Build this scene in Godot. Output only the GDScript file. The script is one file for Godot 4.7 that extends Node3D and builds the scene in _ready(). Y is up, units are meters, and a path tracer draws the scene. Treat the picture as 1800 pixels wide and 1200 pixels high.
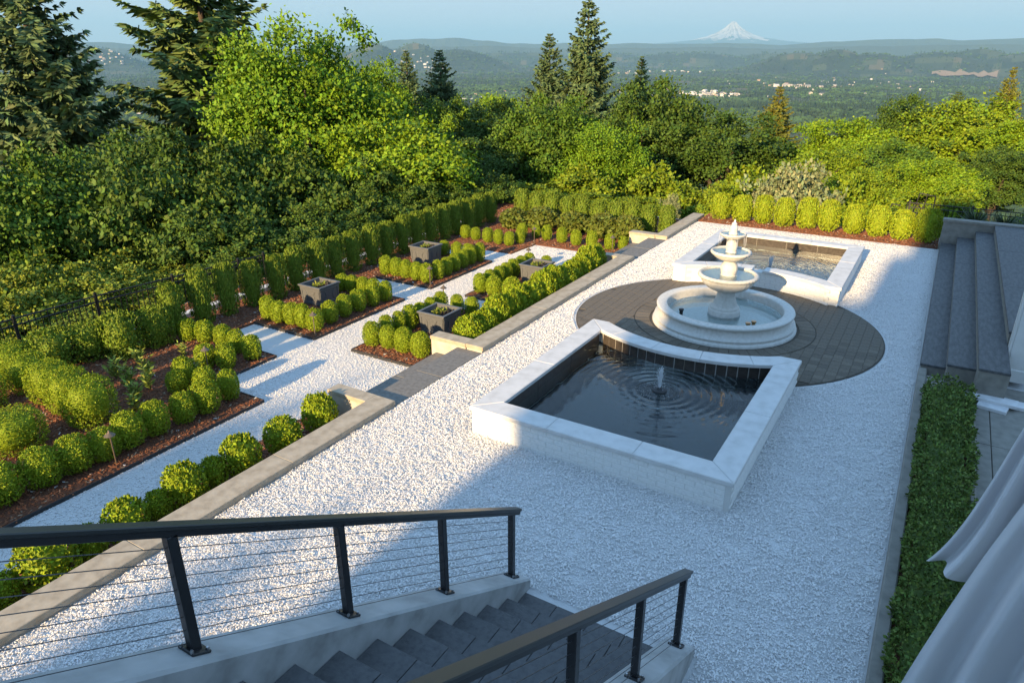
extends Node3D
# A formal hillside garden: gravel terrace, two water basins, a tiered fountain, clipped box beds, wooded slope and a hazy valley.

# ---------------------------------------------------------------- mesh builder
class MB:
	var v := PackedVector3Array()
	var n := PackedVector3Array()
	var c := PackedColorArray()
	var col := Color.WHITE
	func tri(a: Vector3, b: Vector3, d: Vector3) -> void:
		var nn := (d - a).cross(b - a).normalized()
		v.append(a); v.append(b); v.append(d)
		n.append(nn); n.append(nn); n.append(nn)
		c.append(col); c.append(col); c.append(col)
	func tris(a: Vector3, b: Vector3, d: Vector3, na: Vector3, nb: Vector3, nd: Vector3) -> void:
		v.append(a); v.append(b); v.append(d)
		n.append(na); n.append(nb); n.append(nd)
		c.append(col); c.append(col); c.append(col)
	func quad(a: Vector3, b: Vector3, d: Vector3, e: Vector3) -> void:
		tri(a, b, d); tri(a, d, e)
	func face(a: Vector3, b: Vector3, d: Vector3, e: Vector3, out: Vector3) -> void:
		if (d - a).cross(b - a).dot(out) >= 0.0:
			quad(a, b, d, e)
		else:
			quad(a, e, d, b)
	# box with chamfered edges, in its own axes
	func box(ctr: Vector3, size: Vector3, ch := 0.0, ax := Basis.IDENTITY) -> void:
		var h := size * 0.5
		ch = minf(ch, minf(h.x, minf(h.y, h.z)) * 0.45)
		if ch <= 0.0:
			for s in [1.0, -1.0]:
				face(ctr + ax * Vector3(s * h.x, -h.y, -h.z), ctr + ax * Vector3(s * h.x, h.y, -h.z), ctr + ax * Vector3(s * h.x, h.y, h.z), ctr + ax * Vector3(s * h.x, -h.y, h.z), ax.x * s)
				face(ctr + ax * Vector3(-h.x, s * h.y, -h.z), ctr + ax * Vector3(h.x, s * h.y, -h.z), ctr + ax * Vector3(h.x, s * h.y, h.z), ctr + ax * Vector3(-h.x, s * h.y, h.z), ax.y * s)
				face(ctr + ax * Vector3(-h.x, -h.y, s * h.z), ctr + ax * Vector3(h.x, -h.y, s * h.z), ctr + ax * Vector3(h.x, h.y, s * h.z), ctr + ax * Vector3(-h.x, h.y, s * h.z), ax.z * s)
			return
		var i := h - Vector3.ONE * ch
		for s in [1.0, -1.0]:
			face(ctr + ax * Vector3(s * h.x, -i.y, -i.z), ctr + ax * Vector3(s * h.x, i.y, -i.z), ctr + ax * Vector3(s * h.x, i.y, i.z), ctr + ax * Vector3(s * h.x, -i.y, i.z), ax.x * s)
			face(ctr + ax * Vector3(-i.x, s * h.y, -i.z), ctr + ax * Vector3(i.x, s * h.y, -i.z), ctr + ax * Vector3(i.x, s * h.y, i.z), ctr + ax * Vector3(-i.x, s * h.y, i.z), ax.y * s)
			face(ctr + ax * Vector3(-i.x, -i.y, s * h.z), ctr + ax * Vector3(i.x, -i.y, s * h.z), ctr + ax * Vector3(i.x, i.y, s * h.z), ctr + ax * Vector3(-i.x, i.y, s * h.z), ax.z * s)
			for t in [1.0, -1.0]:
				face(ctr + ax * Vector3(s * h.x, t * i.y, -i.z), ctr + ax * Vector3(s * i.x, t * h.y, -i.z), ctr + ax * Vector3(s * i.x, t * h.y, i.z), ctr + ax * Vector3(s * h.x, t * i.y, i.z), ax * Vector3(s, t, 0))
				face(ctr + ax * Vector3(s * h.x, -i.y, t * i.z), ctr + ax * Vector3(s * i.x, -i.y, t * h.z), ctr + ax * Vector3(s * i.x, i.y, t * h.z), ctr + ax * Vector3(s * h.x, i.y, t * i.z), ax * Vector3(s, 0, t))
				face(ctr + ax * Vector3(-i.x, s * h.y, t * i.z), ctr + ax * Vector3(-i.x, s * i.y, t * h.z), ctr + ax * Vector3(i.x, s * i.y, t * h.z), ctr + ax * Vector3(i.x, s * h.y, t * i.z), ax * Vector3(0, s, t))
				for u in [1.0, -1.0]:
					var a: Vector3 = ctr + ax * Vector3(s * h.x, t * i.y, u * i.z)
					var b: Vector3 = ctr + ax * Vector3(s * i.x, t * h.y, u * i.z)
					var d: Vector3 = ctr + ax * Vector3(s * i.x, t * i.y, u * h.z)
					if (d - a).cross(b - a).dot(ax * Vector3(s, t, u)) >= 0.0: tri(a, b, d)
					else: tri(a, d, b)
	# a flat polygon (x, z) raised from y0 to y1, its top edge chamfered
	func prism(poly: PackedVector2Array, y0: float, y1: float, ch := 0.0) -> void:
		var area := 0.0
		var m := poly.size()
		for k in m:
			area += poly[k].cross(poly[(k + 1) % m])
		if area < 0.0: poly.reverse()
		var top := PackedVector2Array()
		for k in m:
			var e0 := (poly[k] - poly[(k + m - 1) % m]).normalized()
			var e1 := (poly[(k + 1) % m] - poly[k]).normalized()
			var n0 := Vector2(-e0.y, e0.x); var n1 := Vector2(-e1.y, e1.x)
			top.append(poly[k] + (n0 + n1) / maxf(1.0 + n0.dot(n1), 0.3) * ch)
		for k in m:
			var q := (k + 1) % m
			var o := (poly[q] - poly[k]); var out := Vector3(o.y, 0, -o.x)
			face(p3(poly[k], y0), p3(poly[q], y0), p3(poly[q], y1 - ch), p3(poly[k], y1 - ch), out)
			if ch > 0.0:
				face(p3(poly[k], y1 - ch), p3(poly[q], y1 - ch), p3(top[q], y1), p3(top[k], y1), out.normalized() + Vector3.UP)
		var idx := Geometry2D.triangulate_polygon(top)
		for k in range(0, idx.size(), 3):
			var a := p3(top[idx[k]], y1); var b := p3(top[idx[k + 1]], y1); var d := p3(top[idx[k + 2]], y1)
			if (d - a).cross(b - a).y >= 0.0: tri(a, b, d)
			else: tri(a, d, b)
	func face3(a: Vector3, b: Vector3, d: Vector3) -> void:   # wound so that it faces away from the origin
		if (d - a).cross(b - a).dot(a + b + d) >= 0.0: tri(a, b, d)
		else: tri(a, d, b)
	func p3(p: Vector2, y: float) -> Vector3: return Vector3(p.x, y, p.y)
	# profile of (radius, height) turned round the y axis, smooth
	func lathe(prof: Array, segs: int, ctr := Vector3.ZERO, lobes := 0, lobe_depth := 0.0, sharp := 0.6) -> void:
		var m := prof.size()
		for k in m - 1:
			var p: Vector2 = prof[k]; var q: Vector2 = prof[k + 1]
			if p.distance_to(q) < 1e-6: continue
			var t := (q - p).normalized()
			var nk := Vector2(t.y, -t.x)
			var npv := nk; var nq := nk
			if k > 0 and prof[k].distance_to(prof[k - 1]) > 1e-6:
				var t0: Vector2 = (prof[k] - prof[k - 1]).normalized()
				if t0.dot(t) > sharp: npv = (nk + Vector2(t0.y, -t0.x)).normalized()
			if k < m - 2 and prof[k + 2].distance_to(prof[k + 1]) > 1e-6:
				var t1: Vector2 = (prof[k + 2] - prof[k + 1]).normalized()
				if t1.dot(t) > sharp: nq = (nk + Vector2(t1.y, -t1.x)).normalized()
			for s in segs:
				var a0 := TAU * s / segs; var a1 := TAU * (s + 1) / segs
				var d0 := Vector3(cos(a0), 0, sin(a0)); var d1 := Vector3(cos(a1), 0, sin(a1))
				var f0 := 1.0 + lobe_depth * cos(a0 * lobes) if lobes > 0 else 1.0
				var f1 := 1.0 + lobe_depth * cos(a1 * lobes) if lobes > 0 else 1.0
				var A := ctr + d0 * p.x * f0 + Vector3.UP * p.y; var B := ctr + d1 * p.x * f1 + Vector3.UP * p.y
				var D := ctr + d1 * q.x * f1 + Vector3.UP * q.y; var E := ctr + d0 * q.x * f0 + Vector3.UP * q.y
				var na := d0 * npv.x + Vector3.UP * npv.y; var nb := d1 * npv.x + Vector3.UP * npv.y
				var nd := d1 * nq.x + Vector3.UP * nq.y; var ne := d0 * nq.x + Vector3.UP * nq.y
				tris(A, B, D, na, nb, nd); tris(A, D, E, na, nd, ne)
	func tube(path: Array, rad: Array, segs := 6, cap := true) -> void:
		var m := path.size()
		var rings := []
		for k in m:
			var t: Vector3 = (path[mini(k + 1, m - 1)] - path[maxi(k - 1, 0)]).normalized()
			var side := t.cross(Vector3(0.31, 0.2, 0.93)).normalized()
			if side.length() < 0.5: side = t.cross(Vector3.RIGHT).normalized()
			var up := side.cross(t)
			var ring := []
			for s in segs:
				var a := TAU * s / segs
				ring.append(side * cos(a) + up * sin(a))
			rings.append(ring)
		for k in m - 1:
			for s in segs:
				var q := (s + 1) % segs
				var n0: Vector3 = rings[k][s]; var n1: Vector3 = rings[k][q]; var n2: Vector3 = rings[k + 1][q]; var n3: Vector3 = rings[k + 1][s]
				var A: Vector3 = path[k] + n0 * rad[k]; var B: Vector3 = path[k] + n1 * rad[k]
				var D: Vector3 = path[k + 1] + n2 * rad[k + 1]; var E: Vector3 = path[k + 1] + n3 * rad[k + 1]
				tris(A, B, D, n0, n1, n2); tris(A, D, E, n0, n2, n3)
		if cap:
			for k in [0, m - 1]:
				for s in range(1, segs - 1):
					tri(path[k] + rings[k][0] * rad[k], path[k] + rings[k][s] * rad[k], path[k] + rings[k][s + 1] * rad[k])
	# one leaf: a pointed four-sided blade
	func leaf(p: Vector3, along: Vector3, across: Vector3) -> void:
		var a := p; var b := p + along * 0.5 + across; var d := p + along; var e := p + along * 0.5 - across
		var nn := (d - a).cross(b - a).normalized()
		v.append(a); v.append(b); v.append(d); v.append(a); v.append(d); v.append(e)
		for k in 6:
			n.append(nn); c.append(col)
	func mesh(m: Material) -> ArrayMesh:
		var am := ArrayMesh.new()
		var arr := []
		arr.resize(Mesh.ARRAY_MAX)
		arr[Mesh.ARRAY_VERTEX] = v; arr[Mesh.ARRAY_NORMAL] = n; arr[Mesh.ARRAY_COLOR] = c
		am.add_surface_from_arrays(Mesh.PRIMITIVE_TRIANGLES, arr)
		am.surface_set_material(0, m)
		return am

# ---------------------------------------------------------------- node helpers
var taken := {}
var rng := RandomNumberGenerator.new()
var M := {}

func numbered(called: String) -> String:
	var k: int = taken.get(called, 0)
	taken[called] = k + 1
	return called if k == 0 else "%s_%03d" % [called, k]

func part(called: String, mesh: Mesh, parent: Node3D, at := Transform3D.IDENTITY) -> MeshInstance3D:
	var o := MeshInstance3D.new()
	if parent == self:
		o.name = numbered(called)
	else:
		var counts: Dictionary = part_counts.get(parent, {})
		var k: int = counts.get(called, 0)
		counts[called] = k + 1
		part_counts[parent] = counts
		o.name = called if k == 0 else "%s_%03d" % [called, k]
	o.mesh = mesh
	o.transform = at
	o.cast_shadow = GeometryInstance3D.SHADOW_CASTING_SETTING_ON
	parent.add_child(o, true)
	return o
var part_counts := {}

func tag(o: Node3D, label := "", category := "", group := "", kind := "") -> void:
	if label: o.set_meta("label", label)
	if category: o.set_meta("category", category)
	if group: o.set_meta("group", group)
	if kind: o.set_meta("kind", kind)

func thing(called: String, label: String, category: String, at := Vector3.ZERO, turn := 0.0, group := "") -> Node3D:
	var o := Node3D.new()
	o.name = numbered(called)
	add_child(o, true)
	o.position = at
	o.rotation.y = turn
	tag(o, label, category, group)
	return o

func place(called: String, at: Vector3) -> Node3D:   # a piece of the setting with pieces of its own
	var o := Node3D.new()
	o.name = numbered(called)
	add_child(o, true)
	o.position = at
	o.set_meta("kind", "structure")
	return o

func copy(o: Node3D, label: String, at: Vector3, turn: float, sc: Vector3, group := "") -> Node3D:
	var r: Node3D = o.duplicate()
	var plain: String = o.get_meta("plain")
	r.name = numbered(plain)
	add_child(r, true)
	r.transform = Transform3D(Basis(Vector3.UP, turn) * Basis.from_scale(sc), at)
	r.set_meta("label", label)
	if group: r.set_meta("group", group)
	return r

func nth(k: int) -> String:
	return ["first", "second", "third", "fourth", "fifth", "sixth", "seventh", "eighth", "ninth", "tenth", "eleventh", "twelfth", "thirteenth", "fourteenth", "fifteenth", "sixteenth", "seventeenth", "eighteenth", "nineteenth", "twentieth", "twenty-first", "twenty-second", "twenty-third", "twenty-fourth", "twenty-fifth", "twenty-sixth"][k]

func rnd(a: float, b: float) -> float: return rng.randf_range(a, b)

func V2(pts: Array) -> PackedVector2Array:
	var r := PackedVector2Array()
	for k in range(0, pts.size(), 2): r.append(Vector2(pts[k], pts[k + 1]))
	return r

func rect(x0: float, z0: float, x1: float, z1: float) -> PackedVector2Array:
	return V2([x0, z0, x1, z0, x1, z1, x0, z1])

# ---------------------------------------------------------------- materials
func noise_image(sd: int, freq: float, size: int, kind := FastNoiseLite.TYPE_SIMPLEX_SMOOTH, oct := 4) -> Image:
	var f := FastNoiseLite.new()
	f.seed = sd; f.frequency = freq; f.noise_type = kind
	f.fractal_octaves = oct
	if kind == FastNoiseLite.TYPE_CELLULAR:
		f.cellular_return_type = FastNoiseLite.RETURN_CELL_VALUE
		f.fractal_type = FastNoiseLite.FRACTAL_NONE
	return f.get_seamless_image(size, size)

func ramp_tex(img: Image, cols: Array) -> ImageTexture:   # cols: linear colours spread over 0..1
	img.convert(Image.FORMAT_L8)
	var d := img.get_data()
	var lut := []
	for k in 256:
		var t := k / 255.0 * (cols.size() - 1)
		var i := mini(int(t), cols.size() - 2)
		var cc: Color = (cols[i] as Color).lerp(cols[i + 1], t - i).linear_to_srgb()
		lut.append([int(cc.r * 255), int(cc.g * 255), int(cc.b * 255)])
	var o := PackedByteArray()
	o.resize(d.size() * 3)
	for k in d.size():
		var l: Array = lut[d[k]]
		o[k * 3] = l[0]; o[k * 3 + 1] = l[1]; o[k * 3 + 2] = l[2]
	var im := Image.create_from_data(img.get_width(), img.get_height(), false, Image.FORMAT_RGB8, o)
	im.generate_mipmaps()
	return ImageTexture.create_from_image(im)

func normal_tex(img: Image, strength: float) -> ImageTexture:
	var im: Image = img.duplicate()
	im.convert(Image.FORMAT_RGBA8)
	im.bump_map_to_normal_map(strength)
	return ImageTexture.create_from_image(im)

func flat(cl: Color, rough := 0.7, metal := 0.0) -> StandardMaterial3D:
	var m := StandardMaterial3D.new()
	m.albedo_color = cl.linear_to_srgb()
	m.roughness = rough
	m.metallic = metal
	return m

func grained(cols: Array, sd: int, freq: float, scale: float, rough: float, bump := 0.0, size := 512, kind := FastNoiseLite.TYPE_SIMPLEX_SMOOTH) -> StandardMaterial3D:
	var m := StandardMaterial3D.new()
	var img := noise_image(sd, freq, size, kind)
	m.albedo_texture = ramp_tex(img, cols)
	m.roughness = rough
	m.uv1_triplanar = true
	m.uv1_world_triplanar = true
	m.uv1_scale = Vector3.ONE * scale
	if bump > 0.0:
		m.normal_enabled = true
		m.normal_texture = normal_tex(noise_image(sd + 7, freq * 2.0, size), bump)
	return m

func leafy(cl: Color, rough := 0.65, back := 0.24) -> StandardMaterial3D:
	var m := flat(cl, rough)
	m.vertex_color_use_as_albedo = true
	m.metallic_specular = 0.35
	m.cull_mode = BaseMaterial3D.CULL_DISABLED
	m.backlight_enabled = true
	m.backlight = Color(back, back, back * 0.6)
	return m

func g3(r: float, g: float, b: float) -> Color: return Color(r, g, b)

func make_materials() -> void:
	M.gravel_bed = grained([g3(0.45, 0.445, 0.44), g3(0.6, 0.595, 0.59), g3(0.68, 0.675, 0.67)], 3, 0.11, 2.6, 0.9, 3.0, 1024)
	M.stone = flat(g3(1, 1, 1), 0.8)
	M.stone.vertex_color_use_as_albedo = true
	M.concrete = grained([g3(0.36, 0.33, 0.28), g3(0.46, 0.42, 0.36), g3(0.52, 0.48, 0.42)], 11, 0.012, 0.8, 0.85, 0.6)
	M.cap = grained([g3(0.29, 0.24, 0.175), g3(0.38, 0.325, 0.245), g3(0.44, 0.385, 0.3)], 12, 0.015, 0.7, 0.8, 0.5)
	M.kerb = grained([g3(0.17, 0.16, 0.14), g3(0.225, 0.212, 0.185), g3(0.27, 0.255, 0.225)], 13, 0.014, 0.8, 0.85, 0.6)
	M.stair_wall = grained([g3(0.25, 0.25, 0.24), g3(0.4, 0.4, 0.39), g3(0.48, 0.48, 0.475)], 14, 0.01, 0.7, 0.8, 0.5)
	M.slate = grained([g3(0.05, 0.052, 0.055), g3(0.083, 0.085, 0.088), g3(0.12, 0.12, 0.122)], 15, 0.02, 0.9, 0.62, 0.8)
	M.slate.uv1_scale = Vector3(1.6, 1.0, 0.35)
	M.tread = grained([g3(0.055, 0.055, 0.058), g3(0.085, 0.085, 0.088), g3(0.1, 0.1, 0.1)], 16, 0.03, 1.1, 0.6, 0.8)
	M.step = grained([g3(0.12, 0.112, 0.1), g3(0.17, 0.16, 0.145), g3(0.2, 0.19, 0.175)], 17, 0.02, 1.1, 0.75, 0.6)
	M.paver = grained([g3(0.095, 0.078, 0.057), g3(0.13, 0.109, 0.083), g3(0.16, 0.136, 0.106)], 18, 0.05, 1.3, 0.8, 1.2)
	M.joint = flat(g3(0.075, 0.064, 0.05), 0.9)
	M.brick = grained([g3(0.68, 0.68, 0.65), g3(0.76, 0.76, 0.74), g3(0.8, 0.8, 0.78)], 19, 0.03, 1.4, 0.6, 1.0)
	M.mortar = flat(g3(0.6, 0.6, 0.58), 0.85)
	M.coping = grained([g3(0.5, 0.495, 0.48), g3(0.59, 0.585, 0.575), g3(0.64, 0.635, 0.625)], 20, 0.012, 0.7, 0.55, 0.3)
	M.tile = grained([g3(0.035, 0.028, 0.024), g3(0.06, 0.05, 0.043), g3(0.085, 0.07, 0.06)], 21, 0.02, 1.2, 0.3, 0.4)
	M.grout = flat(g3(0.3, 0.26, 0.22), 0.8)
	M.floor_dark = flat(g3(0.009, 0.011, 0.015), 0.8)
	M.cast = grained([g3(0.48, 0.465, 0.42), g3(0.6, 0.59, 0.555), g3(0.67, 0.66, 0.63)], 22, 0.02, 1.5, 0.7, 0.5)
	M.soil = grained([g3(0.05, 0.024, 0.014), g3(0.13, 0.05, 0.025), g3(0.2, 0.08, 0.04)], 23, 0.09, 1.6, 0.95, 4.0)
	M.chip = flat(g3(1, 1, 1), 0.85)
	M.chip.vertex_color_use_as_albedo = true
	M.edging = flat(g3(0.025, 0.025, 0.027), 0.6)
	M.planter = grained([g3(0.085, 0.09, 0.097), g3(0.105, 0.11, 0.118), g3(0.125, 0.13, 0.138)], 24, 0.02, 1.5, 0.5, 0.2)
	M.dark_soil = flat(g3(0.02, 0.016, 0.013), 0.95)
	M.metal = flat(g3(0.03, 0.03, 0.032), 0.38, 0.25)
	M.rail = flat(g3(0.045, 0.047, 0.046), 0.34, 0.3)
	M.steel = flat(g3(0.45, 0.45, 0.46), 0.3, 1.0)
	M.cable = flat(g3(0.12, 0.12, 0.125), 0.4, 0.7)
	M.bronze = flat(g3(0.16, 0.125, 0.09), 0.5, 0.5)
	M.copper = flat(g3(0.6, 0.33, 0.16), 0.35, 1.0)
	M.iron = flat(g3(0.015, 0.015, 0.016), 0.5, 0.2)
	M.paint = grained([g3(0.6, 0.595, 0.57), g3(0.66, 0.655, 0.63), g3(0.7, 0.69, 0.67)], 25, 0.01, 0.8, 0.5, 0.2)
	M.cloth = flat(g3(0.6, 0.59, 0.6), 0.9)
	M.cloth.cull_mode = BaseMaterial3D.CULL_DISABLED
	M.cloth.backlight_enabled = true
	M.cloth.backlight = Color(0.25, 0.25, 0.25)
	M.marble = grained([g3(0.55, 0.55, 0.57), g3(0.66, 0.66, 0.67), g3(0.74, 0.74, 0.75)], 26, 0.012, 0.9, 0.5, 0.2)
	M.bark = grained([g3(0.035, 0.025, 0.018), g3(0.08, 0.06, 0.045), g3(0.13, 0.1, 0.08)], 27, 0.05, 0.5, 0.95, 3.0)
	M.box = leafy(g3(1, 1, 1))
	M.far_tree = flat(g3(1, 1, 1), 0.9)
	M.far_tree.vertex_color_use_as_albedo = true
	M.terrain = flat(g3(1, 1, 1), 0.95)
	M.terrain.vertex_color_use_as_albedo = true
	M.water = StandardMaterial3D.new()
	M.water.albedo_color = Color(0.9, 0.96, 0.97, 0.0)
	M.water.roughness = 0.02
	M.water.refraction_enabled = true
	M.water.refraction_scale = 0.033
	M.spray = StandardMaterial3D.new()
	M.spray.albedo_color = Color(0.93, 0.95, 0.97)
	M.spray.roughness = 0.2
	M.spray.backlight_enabled = true
	M.spray.backlight = Color(0.7, 0.7, 0.7)
	M.house = flat(g3(0.55, 0.53, 0.5), 0.8)
	M.roof = flat(g3(0.08, 0.075, 0.07), 0.9)

# ---------------------------------------------------------------- constants of the place
const LOW := -0.36           # level of the lower garden
const FC := Vector3(-2.69, 0, -11.27)   # centre of the fountain
const BX0 := -4.222
const BX1 := -1.168
const NEAR_Z := -6.035
const NEAR_B := -9.42
const FAR_Z := -13.12
const FAR_B := -16.6
const BH := 0.357

func _ready() -> void:
	rng.seed = 71
	# camera
	var cam := Camera3D.new()
	cam.name = "camera"
	add_child(cam)
	cam.position = Vector3(0, 4.2, 0)
	cam.rotation_degrees = Vector3(-22.384, 31.256, 0)
	cam.fov = 51.94
	cam.near = 0.05
	cam.far = 120000.0
	cam.current = true
	# sky, haze and exposure
	var we := WorldEnvironment.new()
	we.name = "environment"
	var env := Environment.new()
	env.background_mode = Environment.BG_SKY
	var sm := ProceduralSkyMaterial.new()
	sm.sky_top_color = Color(0.412, 0.54, 0.68)
	sm.sky_horizon_color = Color(0.585, 0.605, 0.61)
	sm.sky_curve = 0.15
	sm.ground_horizon_color = Color(0.45, 0.53, 0.57)
	sm.ground_bottom_color = Color(0.2, 0.22, 0.2)
	sm.sun_angle_max = 1.0
	sm.energy_multiplier = 1.0
	var sky := Sky.new()
	sky.sky_material = sm
	env.sky = sky
	env.tonemap_mode = Environment.TONE_MAPPER_LINEAR
	env.tonemap_exposure = 2.65
	env.sdfgi_enabled = true
	env.ssao_enabled = true
	env.ssil_enabled = true
	env.fog_enabled = true
	env.fog_density = 0.000035
	env.fog_light_color = Color(0.63, 0.85, 1.0)
	we.environment = env
	add_child(we)
	# sun: low, behind the viewer
	var sun := DirectionalLight3D.new()
	sun.name = "sun"
	sun.light_energy = 1.6
	sun.light_color = Color(1.0, 0.86, 0.645)
	sun.light_angular_distance = 0.53
	sun.shadow_enabled = true
	add_child(sun)
	var az := deg_to_rad(2.4); var el := deg_to_rad(16.0)
	sun.look_at_from_position(Vector3.ZERO, Vector3(sin(az) * cos(el), -sin(el), -cos(az) * cos(el)))

	make_materials()
	build_terrain()
	build_ground()
	build_walls()
	build_stairs()
	build_porch()
	build_basins()
	build_fountain()
	build_patio()
	build_beds()
	build_box_balls()
	build_hedges()
	build_planters()
	build_path_lights()
	build_fences()
	build_curtains()
	build_trees()
	build_valley()
	build_behind()

# ---------------------------------------------------------------- the land
var hill_noise := FastNoiseLite.new()
var hills := []   # [x, z, radius along, radius across, height, turn]

func land(x: float, z: float) -> float:
	var dx := maxf(maxf(-12.6 - x, x - 60.0), 0.0)
	var dz := maxf(-20.4 - z, 0.0)
	var d := sqrt(dx * dx + dz * dz)
	var y := -0.85 - 250.0 * (1.0 - exp(-maxf(d - 0.6, 0.0) * 0.4 / 250.0)) + maxf(0.0, minf(d * 0.4, 1.0)) * hill_noise.get_noise_2d(x * 12.0, z * 12.0) * 0.6
	if d > 900.0:
		var k := clampf((d - 900.0) / 1500.0, 0.0, 1.0)
		y += k * (hill_noise.get_noise_2d(x * 0.035, z * 0.035) * 26.0 + hill_noise.get_noise_2d(x * 0.11 + 500.0, z * 0.11) * 9.0)
		var best := 0.0
		for h in hills:
			var v := Vector2(x - h[0], z - h[1]).rotated(h[5])
			var e := exp(-pow(absf(v.x / h[2]), 2.0) - pow(absf(v.y / h[3]), 2.0))
			best = maxf(best, h[4] * e * (1.0 + 0.12 * hill_noise.get_noise_2d(x * 0.08, z * 0.08 + 900.0)))
		y += best
	return y

# direction on the ground, in degrees to the right of -z, and distance -> point
func polar(deg: float, r: float) -> Vector2:
	return Vector2(sin(deg_to_rad(deg)), -cos(deg_to_rad(deg))) * r

func build_terrain() -> void:
	hill_noise.seed = 5
	hill_noise.frequency = 0.01
	hill_noise.fractal_octaves = 4
	# [bearing, distance, half width, half depth, height]
	for h in [[-60.5, 12500.0, 700.0, 900.0, 330.0], [-63.5, 12500.0, 900.0, 900.0, 260.0], [-41.6, 11500.0, 520.0, 700.0, 385.0], [-38.6, 11800.0, 620.0, 800.0, 385.0], [-35.4, 11800.0, 800.0, 800.0, 300.0], [-44.5, 11800.0, 900.0, 800.0, 285.0],
			[-31.0, 15000.0, 1800.0, 900.0, 270.0], [-24.0, 15500.0, 1500.0, 900.0, 255.0], [-18.0, 14500.0, 1400.0, 900.0, 265.0], [-12.5, 14500.0, 1000.0, 900.0, 255.0],
			[-8.0, 10500.0, 520.0, 800.0, 300.0], [-5.6, 10500.0, 600.0, 800.0, 255.0], [-10.4, 10800.0, 600.0, 800.0, 255.0], [-2.0, 11000.0, 900.0, 900.0, 250.0], [0.6, 11500.0, 700.0, 900.0, 285.0], [3.5, 11000.0, 900.0, 900.0, 260.0], [-51.0, 13000.0, 1500.0, 900.0, 250.0]]:
		var p := polar(h[0], h[1])
		hills.append([p.x, p.y, h[2], h[3], h[4], -deg_to_rad(h[0])])
	var angs := []
	var a := -180.0
	while a < 180.0:
		angs.append(a)
		a += 0.45 if a > -76.0 and a < 14.0 else 4.0
	var radii := [8.0]
	var r := 8.0
	while r < 42000.0:
		r *= 1.045 if r < 4000.0 or r > 18000.0 else 1.025
		radii.append(r)
	var mb := MB.new()
	var na := angs.size()
	var pts := []
	var cols := []
	for ri in radii.size():
		var row := PackedVector3Array(); var crow := PackedColorArray()
		for k in na:
			var p := polar(angs[k], radii[ri])
			row.append(Vector3(p.x, land(p.x, p.y), p.y))
			var t := hill_noise.get_noise_2d(p.x * 0.3 + 77.0, p.y * 0.3) + rnd(-0.25, 0.25)
			var cl := g3(0.014, 0.027, 0.012).lerp(g3(0.028, 0.046, 0.017), clampf(t + 0.4, 0.0, 1.0))
			if radii[ri] > 1800.0 and hill_noise.get_noise_2d(p.x * 0.16 + 50.0, p.y * 0.16) > 0.24: cl = g3(0.05, 0.064, 0.024) if t < 0.25 else g3(0.095, 0.085, 0.042)
			crow.append(cl)
		pts.append(row); cols.append(crow)
	# the sheet's middle
	for k in na:
		var q := (k + 1) % na
		mb.col = g3(0.06, 0.05, 0.035)
		mb.tri(Vector3(0, -0.85, 0), pts[0][k], pts[0][q])
	for ri in radii.size() - 1:
		for k in na:
			var q := (k + 1) % na
			mb.col = cols[ri][k]
			mb.tri(pts[ri][k], pts[ri + 1][k], pts[ri + 1][q])
			mb.tri(pts[ri][k], pts[ri + 1][q], pts[ri][q])
	var o := part("ground", mb.mesh(M.terrain), self)
	tag(o, "wooded slope falling away to a broad valley", "", "", "structure")
	build_far_mountains()

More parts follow.
